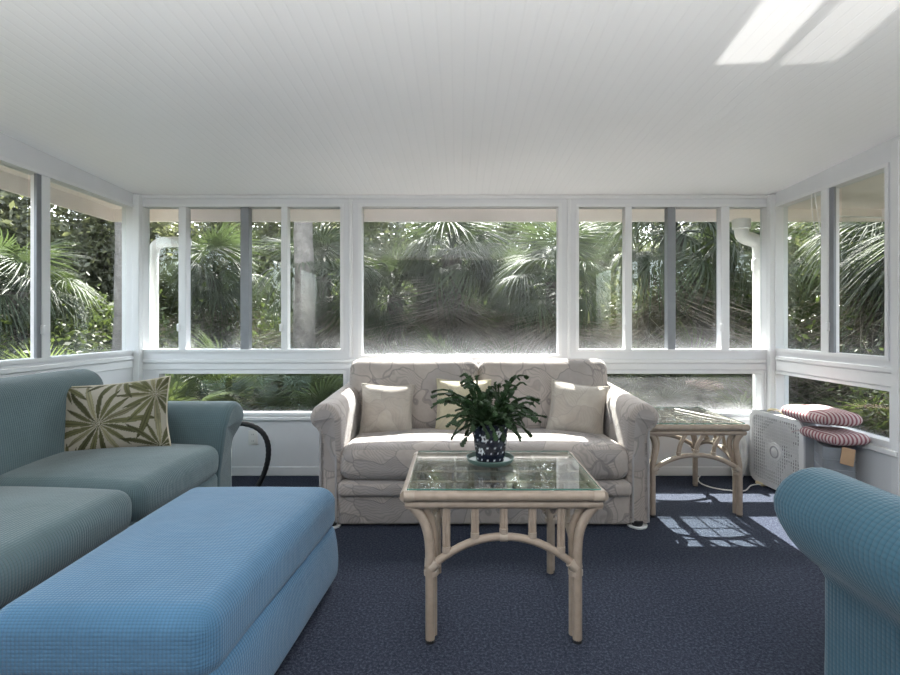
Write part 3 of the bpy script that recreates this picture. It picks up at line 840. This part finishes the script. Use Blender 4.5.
for v in b.verts: v.co = Vector((v.co.z+.01, v.co.x, v.co.y+FZ+FH/2))
finish('motor', b, M['fan_dark'], fan)
b = bmesh.new(); lathe(b, [(.226, -FD/2+.018), (.229, -FD/2+.018), (.229, FD/2-.018), (.226, FD/2-.018), (.226, -FD/2+.018)], 48)
for v in b.verts: v.co = Vector((v.co.z, v.co.x, v.co.y+FZ+FH/2))
finish('duct', b, M['fan_dark'], fan)
for s in (-1, 1):
    b = bmesh.new(); box(b, (-FD/2-.012, s*.15-.035, 0), (FD/2-.02, s*.15+.035, FZ+.004), .005); finish('foot', b, M['cream'], fan)
b = bmesh.new(); tube(b, bez((0, -.02, FZ+FH), (0, -.015, FZ+FH+.03), (0, .135, FZ+FH+.03), (0, .14, FZ+FH), 10), .009, 10); finish('handle', b, M['cream'], fan)

bin_ = thing('storage_bin', 'dark grey ribbed bin with an open cardboard flap beside the box fan', 'bin', (2.30, 3.06, 0), -.42)
b = bmesh.new(); lo = .44
box(b, (-.08, -.11, 0), (.08, .11, .012), .004)
for a, c in (((-.08, -.11), (-.074, .11)), ((.074, -.11), (.08, .11)), ((-.08, -.11), (.08, -.104)), ((-.08, .104), (.08, .11))): box(b, (a[0], a[1], 0), (c[0], c[1], lo), .003, 1)
for k in range(6): box(b, (-.083, -.113, .06+k*.06), (.083, .113, .070+k*.06), .002, 1)
finish('body', b, M['bin'], bin_, smooth=False)
b = bmesh.new(); box(b, (-.078, -.108, lo-.008), (.078, .108, lo), .002, 1); finish('lid', b, M['bin'], bin_, smooth=False)
b = bmesh.new(); box(b, (-.035, -.004, -.10), (.035, 0, 0), .001, 1); move(b, (.045, -.116, lo+.004), (-.3, .25, .15)); finish('flap', b, M['cardboard'], bin_, smooth=False)

def seat_pad(label, loc, rot, w, d, th, seed):
    t = thing('seat_cushion', label, 'cushion', loc, group='striped seat cushions'); t.rotation_euler = rot
    bm = soft_box((w, d, th), th*.48, (14, 14, 2), 5, lambda x, y, z: (x, y, z*(1-.35*(abs(2*x/w)**4+abs(2*y/d)**4)*.5) + .012*noise.noise((x*7+seed, y*7, seed)) - .0))
    finish('cover', bm, M['stripe'], t)
    b = bmesh.new()
    for s in (-1, 1):
        for q in (-.03, .03): tube(b, [(s*w*.42+q*.3, d/2-.01, 0), (s*w*.42+q, d/2+.006, -.004), (s*w*.42+q*1.4, d/2+.016, -.012)], .003, 6)
    finish('tie', b, M['stripe'], t)
    return t
seat_pad('lower red and white striped cushion pressed between bin and top cushion', (2.295, 3.055, .492), (.0, .0, .04), .24, .30, .075, 3)
seat_pad('upper red and white striped cushion, topmost beside the box fan', (2.285, 3.16, .600), (.0, -.02, .06), .265, .39, .085, 9)

b = bmesh.new(); bmesh.ops.create_icosphere(b, subdivisions=5, radius=1)
for v in b.verts:
    p = v.co.copy(); k = 1+.22*noise.noise(p*2.2)+.10*abs(noise.noise(p*6)); zz = p.z*.5+.5
    v.co = Vector((p.x*.06*k*(1-.55*zz**3), p.y*.065*k*(1-.45*zz**3), (.44*zz*(1+.05*noise.noise(p*5)))))
move(b, (2.115, 3.77, 0)); tag(finish('plastic_bag', b, M['bag'], angle=60), 'crumpled white plastic bag behind the side table and fan', 'bag')

b = bmesh.new(); tube(b, [Vector(p) for p in bez((1.85, 3.82, .012), (1.62, 3.55, .012), (1.95, 3.42, .012), (2.02, 3.50, .012), 18)] + bez((2.02, 3.50, .012), (2.08, 3.56, .012), (2.1, 3.62, .012), (2.19, 3.62, .012), 10)[1:], .0045, 8)
tag(finish('power_cord', b, M['socket']), 'thin white power cord lying on the carpet by the fan', 'cord')

# hose by the left wall
b = bmesh.new(); hp = bez((-1.66, 3.48, .47), (-1.22, 3.50, .55), (-1.34, 3.58, .16), (-1.42, 3.55, .025), 40)
tube(b, hp, [.017+.002*(i % 2) for i in range(41)], 14)
tag(finish('vacuum_hose', b, M['black'], angle=80), 'thick black hose curving to the floor behind the blue sofa', 'hose')

# outlet
ol = thing('wall_outlet', 'white electrical outlet low on the back wall behind the black hose', 'outlet', (-1.585, YB, .235))
b = bmesh.new(); box(b, (-.036, -.006, 0), (.036, 0, .115), .003); finish('cover_plate', b, M['socket'], ol)
for z in (.032, .083):
    b = bmesh.new(); lathe(b, [(0, .0), (.014, 0), (.016, -.003), (0, -.003)], 20)
    for v in b.verts: v.co = Vector((v.co.x, -.006+v.co.z, v.co.y*1.05+z))
    sk = finish('socket', b, M['socket'], ol)
    b = bmesh.new(); box(b, (-.007, -.0105, z-.004), (-.005, -.0085, z+.006)); box(b, (.005, -.0105, z-.004), (.007, -.0085, z+.006)); finish('slot', b, M['black'], sk, smooth=False)

# pull cord hanging on the right window
b = bmesh.new(); tube(b, bez((2.405, 3.37, 2.06), (2.40, 3.35, 1.95), (2.40, 3.30, 1.78), (2.405, 3.33, 1.77), 14)+bez((2.405, 3.33, 1.77), (2.405, 3.37, 1.77), (2.40, 3.40, 1.95), (2.405, 3.40, 2.06), 14)[1:], .003, 6)
tag(finish('pull_cord', b, M['socket']), 'thin looped white cord hanging at the right window mullion', 'cord')

# pipes outside the back windows
b = bmesh.new(); px0, pc0 = 2.49, 2.335
path = [Vector((px0, 4.12, z)) for z in (-.148, .6, 1.2, 1.66)] + bez((px0, 4.12, 1.72), (px0, 4.12, 1.86), (px0-.02, 4.12, 1.85), (px0-.08, 4.12, 1.87), 8) + bez((px0-.09, 4.12, 1.873), (pc0+.01, 4.12, 1.89), (pc0, 4.12, 1.89), (pc0, 4.12, 1.99), 8)
tube(b, path, .055, 20, False)
pipe = thing('vent_pipe', 'white plastic pipe with a gooseneck elbow outside the right end of the back windows', 'pipe')
finish('pipe', b, M['socket'], pipe)
b = bmesh.new(); lathe(b, [(.056, -.05), (.068, -.045), (.072, .03), (.064, .035), (.054, .0)], 24, (pc0, 4.12, 2.0)); finish('collar', b, M['socket'], pipe)
b = bmesh.new(); lathe(b, [(.056, -.05), (.062, -.045), (.062, .045), (.056, .05)], 24, (px0, 4.12, 1.66)); finish('coupling', b, M['socket'], pipe)
b = bmesh.new(); q0 = -2.52
tube(b, [Vector((q0, 4.13, z)) for z in (-.148, .6, 1.2, 1.66)] + bez((q0, 4.13, 1.70), (q0, 4.13, 1.82), (q0+.03, 4.13, 1.85), (q0+.14, 4.13, 1.85), 10) + [Vector((q0+.30, 4.13, 1.85))], .042, 20)
tag(finish('vent_pipe', b, M['socket']), 'white plastic pipe bent sideways outside the left end of the back windows', 'pipe')

# ------------------------------------------------------------------ the woods outside
GZ = -.15
b = bmesh.new()
bmesh.ops.create_grid(b, x_segments=70, y_segments=70, size=34)
for v in b.verts:
    v.co.y += 12; p = v.co
    inside = -3.2 < p.x < 3.9 and p.y < 4.6
    v.co.z = GZ + (0 if inside else .10*noise.noise((p.x*.4, p.y*.4, 0)))
gr = finish('ground', b, M['ground'], smooth=True); struct(gr)

def strip_frond(seed, n=30, R=.55, pet=.55, arch=.12, droop=.28, span=118, wide=1.0):
    """A fan palm leaf: stalk along +Y, then pleated leaflets, joined near the stalk, free and drooping at the tips."""
    r = random.Random(seed); bm = bmesh.new()
    st = [Vector((0, pet*t, arch*4*t*(1-t)*.5)) for t in (0, .25, .5, .75, 1)]
    tube(bm, st, [.014, .012, .010, .009, .007], 5, False)
    hub = st[-1]; da = radians(2*span/n)
    for i in range(n):
        a = radians(-span + 2*span*(i+.5)/n)
        L = R*(.72+.28*cos(a*.5))*r.uniform(.88, 1.05); dr = droop*r.uniform(.6, 1.4); tw = r.uniform(-.05, .05)
        prev = None
        for t in (0.03, .28, .5, .72, .88, 1.0):
            w = t*L*math.tan(da/2)*wide if t < .5 else .5*L*math.tan(da/2)*wide*(1-((t-.5)/.5)**1.3)
            aa = a + tw*t
            c = hub + Vector((sin(aa)*L*t, cos(aa)*L*t, -dr*t**2.6*L*1.6 + .10*L*sin(abs(a))*t*(1-t)))
            s = Vector((cos(aa), -sin(aa), 0))*w
            row = (bm.verts.new(c-s), bm.verts.new(c+Vector((0, 0, w*.55))), bm.verts.new(c+s)) if t < 1 else (bm.verts.new(c),)
            if prev:
                if len(row) == 3:
                    bm.faces.new((prev[0], prev[1], row[1], row[0])); bm.faces.new((prev[1], prev[2], row[2], row[1]))
                else:
                    bm.faces.new((prev[0], prev[1], row[0])); bm.faces.new((prev[1], prev[2], row[0]))
            prev = row
    me = bpy.data.meshes.new('frond'); bm.to_mesh(me); bm.free()
    return me
def with_mat(me, m):
    c = me.copy(); c.materials.clear(); c.materials.append(M[m]); return c
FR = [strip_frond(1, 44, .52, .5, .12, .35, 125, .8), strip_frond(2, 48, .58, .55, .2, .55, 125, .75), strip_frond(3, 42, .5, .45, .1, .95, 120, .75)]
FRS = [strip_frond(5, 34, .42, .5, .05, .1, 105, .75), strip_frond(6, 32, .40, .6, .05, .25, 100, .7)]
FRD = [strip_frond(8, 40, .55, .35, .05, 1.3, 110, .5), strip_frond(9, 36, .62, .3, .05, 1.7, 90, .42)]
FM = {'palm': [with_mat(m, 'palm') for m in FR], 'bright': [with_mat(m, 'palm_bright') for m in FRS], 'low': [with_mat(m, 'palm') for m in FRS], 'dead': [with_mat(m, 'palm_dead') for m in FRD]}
for k in FM.values():
    for m in k: m.name = 'frond'
def put_frond(kind, parent, at, az, el, sc, rnd, name='frond'):
    o = bpy.data.objects.new(name, rnd.choice(FM[kind])); C.objects.link(o); o.parent = parent
    o.location = at; o.scale = (sc, sc, sc)
    o.rotation_euler = (Matrix.Rotation(az, 3, 'Z') @ Matrix.Rotation(el, 3, 'X') @ Matrix.Rotation(rnd.uniform(-.5, .5), 3, 'Y')).to_euler()
    return o
def fan_palm(x, y, h, label, sc=1.0, nf=24, nd=10, lean=(0, 0), r0=.13, seed=0, group=None, bark='palm_bark'):
    rnd = random.Random(seed); t = thing('fan_palm', label, 'palm tree', (x, y, GZ-.05), rnd.uniform(0, 6), group)
    b = bmesh.new(); top = Vector((lean[0], lean[1], h))
    path = [Vector((lean[0]*s*s, lean[1]*s*s, h*s)) for s in [i/14 for i in range(15)]]
    tube(b, path, [r0*(1.15-.25*i/14)*(1+.08*noise.noise((i*1.7, seed, 0))) for i in range(15)], 14)
    finish('trunk', b, M[bark], t)
    nf = int(nf*1.35)
    for i in range(nf):
        az = i*2.39996; k = i/nf; el = radians(78-125*k + rnd.uniform(-12, 12))
        put_frond('palm', t, top, az, el, sc*.82*rnd.uniform(.85, 1.25), rnd)
    for i in range(nd):
        put_frond('dead', t, top-Vector((0, 0, rnd.uniform(.05, .25+.03*nd))), i*2.39996+.4, radians(rnd.uniform(-84, -52)), sc*rnd.uniform(.8, 1.25), rnd, 'dry_frond')
    return t
def palmetto(x, y, label, sc=1.0, n=13, seed=0, kind='bright', group=None):
    rnd = random.Random(seed+50); t = thing('saw_palmetto', label, 'palmetto', (x, y, GZ), 0, group)
    for i in range(n):
        put_frond(kind, t, (rnd.uniform(-.1, .1), rnd.uniform(-.1, .1), .02), i*2.39996+rnd.uniform(-.3, .3), radians(rnd.uniform(22, 82)), sc*.85*rnd.uniform(.8, 1.3), rnd)
    return t
def leaf_cloud(seed, n, R, H, leaf=.05, clump=26):
    r = random.Random(seed); V = []; F = []
    cl = []
    while len(cl) < clump:
        p = Vector((r.uniform(-1, 1), r.uniform(-1, 1), r.uniform(-1, 1)))
        if .35 < p.length < 1: cl.append(Vector((p.x*R, p.y*R, H*(p.z*.5+.5))))
    for i in range(n):
        c = r.choice(cl); d = Vector((r.gauss(0, 1), r.gauss(0, 1), r.gauss(0, 1)))*R*.19
        p = c+d; p.z = max(.02, p.z)
        u = Vector((r.gauss(0, 1), r.gauss(0, 1), r.gauss(0, .8))).normalized(); w = u.cross(Vector((r.gauss(0, 1), r.gauss(0, 1), r.gauss(0, 1)))).normalized(); L = leaf*r.uniform(.6, 1.5)
        k = len(V); V += [p-u*L, p+w*L*.42, p+u*L, p-w*L*.42]; F.append((k, k+1, k+2, k+3))
    me = bpy.data.meshes.new('foliage'); me.from_pydata([tuple(v) for v in V], [], F); return me
CL = {}
def cloud(kind, mat):
    if (kind, mat) not in CL:
        me = {'shrub': lambda: leaf_cloud(21, 2600, .62, 1.15, .045), 'shrub2': lambda: leaf_cloud(22, 3200, .75, 1.5, .035, 34), 'crown': lambda: leaf_cloud(23, 9000, 1.5, 2.6, .07, 40), 'crown2': lambda: leaf_cloud(24, 8000, 1.3, 3.2, .065, 44)}[kind]()
        me.materials.append(M[mat]); CL[kind, mat] = me
    return CL[kind, mat]
def shrub(x, y, label, sc=1, kind='shrub', mat='shrub', rz=0, group=None):
    t = thing('shrub', label, 'shrub', (x, y, GZ-.03), rz, group)
    o = bpy.data.objects.new('foliage', cloud(kind, mat)); C.objects.link(o); o.parent = t; o.scale = (sc, sc, sc)
    b = bmesh.new()
    for k in range(5): a = k*1.26; tube(b, [(0, 0, 0), (.12*cos(a)*sc, .12*sin(a)*sc, .35*sc), (.3*cos(a)*sc, .3*sin(a)*sc, .8*sc)], [.016, .011, .005], 6)
    finish('stem', b, M['bark'], t)
    return t
def tree(x, y, h, r, label, crowns=(), bark='bark', lean=0, mat='oak', group=None, moss=0, seed=0):
    rnd = random.Random(seed); t = thing('oak_tree', label, 'tree', (x, y, GZ-.05), 0, group)
    b = bmesh.new(); path = [Vector((lean*(i/12)**1.5 + .05*noise.noise((i*.6, seed, 1)), .05*noise.noise((i*.6, seed, 7)), h*i/12)) for i in range(13)]
    tube(b, path, [r*(1.25-.5*i/12 + (.35 if i == 0 else 0))*(1+.07*noise.noise((i, seed, 3))) for i in range(13)], 16)
    finish('trunk', b, M[bark], t)
    for k, (dx, dy, dz, s) in enumerate(crowns):
        b = bmesh.new(); e = Vector((dx, dy, dz)); s0 = path[min(12, max(2, int(12*(dz-.3)/h)))]
        tube(b, bez(s0, s0*.6+e*.4+Vector((0, 0, .3)), s0*.3+e*.7, e, 8), [r*.42*(1-i/10) for i in range(9)], 8); br = finish('branch', b, M[bark], t)
        o = bpy.data.objects.new('foliage', cloud('crown' if k % 2 else 'crown2', mat)); C.objects.link(o); o.parent = br
        o.location = e-Vector((0, 0, 1.0*s)); o.scale = (s, s, s); o.rotation_euler = (0, 0, rnd.uniform(0, 6))
    if moss:
        b = bmesh.new()
        for k in range(moss):
            dx, dy, dz, s = rnd.choice(crowns); p = Vector((dx+rnd.uniform(-1, 1)*s, dy+rnd.uniform(-1, 1)*s, dz+rnd.uniform(-.5, .9)*s))
            for q in range(8):
                L = rnd.uniform(.2, .7); o = Vector((rnd.uniform(-.07, .07), rnd.uniform(-.07, .07), 0))
                tube(b, [p+o, p+o*1.3+Vector((rnd.uniform(-.04, .04), 0, -L*.5)), p+o*.8+Vector((0, rnd.uniform(-.04, .04), -L))], [.010, .009, .003], 4, False)
        finish('hanging_moss', b, M['moss'], t, smooth=False)
    return t
def ax(px, d): return (px-458)/500*d

PW = 'seen through the '
# middle picture window
fan_palm(ax(452, 7.2), 7.2, 2.35, 'fan palm with hanging dry skirt at the centre of the middle window', 1.0, 26, 34, seed=1, r0=.16)
fan_palm(ax(515, 8.0), 8.0, 1.95, 'fan palm with low drooping crown right of centre in the middle window', 1.0, 24, 28, seed=2, r0=.15)
fan_palm(ax(395, 7.6), 7.6, 1.75, 'fan palm with a dark green crown at left of the middle window', 1.0, 24, 22, seed=3)
fan_palm(ax(555, 6.4), 6.4, 1.9, 'fan palm behind the white post between middle and right windows', 1.0, 22, 22, seed=4)
# left windows
fan_palm(ax(322, 6.8), 6.8, 2.0, 'fan palm with brown skirt beside the grey trunk in the left back window', 1.0, 24, 34, seed=5)
fan_palm(ax(215, 8.5), 8.5, 2.2, 'dark fan palm behind the bent pipe in the left back window', 1.05, 24, 24, seed=6)
tree(ax(304, 6.2), 6.2, 4.2, .12, 'straight pale grey tree trunk in the left back window', [(.3, 1.0, 3.5, .7)], 'pale_bark', 0, seed=2)
tree(-3.80, 5.60, 4.4, .066, 'rough grey trunk standing close outside the left side window', [(-.6, .6, 3.9, .6)], 'pale_bark', .1, seed=3)
fan_palm(-6.0, 6.8, 1.8, 'spreading fan palm outside the left side window by the rough trunk', 1.15, 24, 6, seed=7)
fan_palm(-6.6, 4.6, 1.5, 'fan palm low to the ground in the nearest left window', 1.15, 24, 6, seed=8)
# right windows
fan_palm(ax(600, 9.0), 9.0, 3.1, 'slim leaning fan palm against the open sky in the right back window', .9, 22, 4, (.35, 0), .10, 9)
fan_palm(ax(672, 6.6), 6.6, 2.55, 'large dark fan palm filling the two middle panes of the right back window', 1.25, 28, 26, seed=10, r0=.17)
fan_palm(ax(735, 7.6), 7.6, 2.3, 'fan palm behind the gooseneck pipe', 1.1, 24, 22, seed=11)
fan_palm(4.9, 5.6, 2.3, 'fan palm with overhanging fronds in the first right side pane', 1.2, 24, 20, seed=12)
fan_palm(4.85, 4.5, 1.9, 'sunlit fan palm with thick trunk in the nearest right window', 1.25, 26, 20, seed=13, r0=.17)

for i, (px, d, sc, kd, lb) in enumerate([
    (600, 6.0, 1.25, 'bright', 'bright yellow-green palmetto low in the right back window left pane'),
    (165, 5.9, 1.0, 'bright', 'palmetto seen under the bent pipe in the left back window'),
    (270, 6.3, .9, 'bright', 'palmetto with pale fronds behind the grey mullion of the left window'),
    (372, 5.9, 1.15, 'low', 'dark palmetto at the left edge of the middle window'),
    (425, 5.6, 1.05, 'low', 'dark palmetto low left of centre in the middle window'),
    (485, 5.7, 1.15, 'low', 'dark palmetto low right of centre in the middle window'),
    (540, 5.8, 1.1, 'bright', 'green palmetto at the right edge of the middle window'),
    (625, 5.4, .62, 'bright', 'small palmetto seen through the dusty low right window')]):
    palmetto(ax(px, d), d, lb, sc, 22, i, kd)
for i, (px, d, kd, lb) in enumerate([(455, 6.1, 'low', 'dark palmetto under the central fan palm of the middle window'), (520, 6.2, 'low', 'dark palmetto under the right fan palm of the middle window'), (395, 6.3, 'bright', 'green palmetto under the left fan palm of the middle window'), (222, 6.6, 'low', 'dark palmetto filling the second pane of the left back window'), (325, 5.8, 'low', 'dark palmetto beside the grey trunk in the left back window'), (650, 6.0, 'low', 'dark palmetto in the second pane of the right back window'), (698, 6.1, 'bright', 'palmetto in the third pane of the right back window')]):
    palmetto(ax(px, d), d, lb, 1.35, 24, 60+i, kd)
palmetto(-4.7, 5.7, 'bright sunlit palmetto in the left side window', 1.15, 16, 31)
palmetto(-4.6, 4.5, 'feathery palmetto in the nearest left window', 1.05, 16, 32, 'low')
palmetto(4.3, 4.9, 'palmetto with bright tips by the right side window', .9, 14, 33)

SHL = [('low green shrubs under the left back window', 'shrubs under the left back window', [(175, 7.2, .95), (205, 8.2, 1.0), (245, 7.8, .9), (280, 8.4, 1.1), (330, 7.5, .95)]),
       ('dark shrubs behind the palms of the middle window', 'shrubs behind the middle window', [(370, 9.2, 1.5), (410, 9.6, 1.5), (450, 9.4, 1.5), (495, 9.7, 1.5), (535, 9.3, 1.5), (330, 9.6, 1.5)]),
       ('leafy yellow-green shrubs under the right back window', 'shrubs under the right back window', [(590, 7.6, .9), (640, 8.0, 1.3), (685, 7.8, 1.35), (715, 6.9, 1.1), (745, 7.3, 1.3), (660, 6.9, .7)])]
for lb, g, pts in SHL:
    for i, (px, d, s) in enumerate(pts): shrub(ax(px, d), d, lb, s, 'shrub2' if i % 2 else 'shrub', 'shrub', i*1.3, g)
for i, (x, y, s) in enumerate([(5.2, 6.6, 1.25), (4.1, 4.35, .75), (5.6, 5.4, 1.2), (4.6, 6.1, 1.1), (4.0, 3.6, .6)]): shrub(x, y, 'leafy shrubs outside the right side windows', s, 'shrub2' if i % 2 else 'shrub', 'shrub', i, 'shrubs outside the right windows')
for i, (x, y, s) in enumerate([(-5.3, 6.4, 1.1), (-6.2, 5.6, 1.2), (-5.6, 4.2, 1.1), (-7.2, 7.2, 1.5), (-7.8, 5.8, 1.5), (-5.2, 7.6, 1.2)]): shrub(x, y, 'leafy shrubs outside the left side windows', s, 'shrub2' if i % 2 else 'shrub', 'shrub', i, 'shrubs outside the left windows')
for i in range(12):
    shrub(ax(120+i*58, 11.6 + .5*(i % 3)), 11.6 + .5*(i % 3), 'tall dim thicket shrubs at the back of the woods', 1.75 + .12*(i % 3), 'shrub2' if i % 2 else 'shrub', 'oak', i*1.7, 'thicket at the back of the woods')
for i, (x, y) in enumerate([(6.6, 8.2), (7.0, 6.6), (6.8, 5.2), (5.9, 9.6), (6.6, 4.0)]): shrub(x, y, 'tall dim shrubs beyond the palms of the right side windows', 1.7, 'shrub2' if i % 2 else 'shrub', 'oak', i, 'tall shrubs outside the right windows')
for i, (sx, y) in enumerate([(-5.2, 2.6), (-5.6, .9), (-5.3, -1.0), (5.6, 2.2), (5.9, .4), (5.6, -1.4), (-5.3, -3.2), (-6.2, -4.9), (-7.0, -6.4), (5.4, -3.0), (6.3, -4.7), (7.1, -6.2)]):  # unseen shrubs added so the window glass does not reflect open sky
    shrub(sx, y, 'tall leafy shrubs added unseen beside the house to keep sky out of reflections', 1.5 if abs(sx) < 6 and y > -2 else 2.1, 'shrub2', 'shrub', i, 'added shrubs beside the house')
# far trees
for i, (px, d, h) in enumerate([(150, 14, 5.5), (215, 15, 6), (270, 13.5, 5.5), (335, 15.5, 6), (395, 14.5, 6), (450, 15.5, 6), (510, 14.5, 6), (655, 18, 5.5), (575, 18.5, 5.5), (700, 15, 5.5), (760, 13.5, 5.5)]):
    r = random.Random(i+70)
    cr = [(r.uniform(-1, 1), r.uniform(-.8, .8), z, 1.0) for z in (1.4, 2.6, 3.7)]
    tree(ax(px, d), d, h, .16, 'moss-hung oak far back in the woods behind the palms', cr, 'bark', r.uniform(-.3, .3), 'oak', 'far oaks in the woods', 10, i)
for i, (x, y, h) in enumerate([(-8.5, 8.8, 5), (-9.5, 7.0, 5.5), (-9.2, 5.2, 5), (-7.6, 10.5, 5.5), (-10.4, 9, 6)]):
    r = random.Random(i+170)
    tree(x, y, h, .15, 'pale oak hung with grey moss far outside the left side windows', [(r.uniform(-.8, .8), r.uniform(-.8, .8), z, .95) for z in (1.5, 2.7, 3.8)], 'bark', r.uniform(-.3, .3), 'oak', 'oaks outside the left windows', 18, i+20)
for i, (x, y, h) in enumerate([(7.2, 7.6, 5), (8.0, 6.0, 5.5), (7.0, 9.4, 5.5)]):
    r = random.Random(i+270)
    tree(x, y, h, .15, 'oak standing far outside the right side windows', [(r.uniform(-.8, .8), r.uniform(-.8, .8), z, .95) for z in (1.5, 2.7, 3.8)], 'bark', r.uniform(-.3, .3), 'oak', 'oaks outside the right windows', 6, i+40)
# slack rope outside
b = bmesh.new(); tube(b, bez((2.85, 3.75, 1.98), (2.9, 3.5, 1.92), (2.95, 3.2, 1.85), (3.05, 2.7, 1.72), 14), .006, 8)
tag(finish('rope', b, M['socket']), 'pale slack rope stretched outside the nearest right window', 'rope')
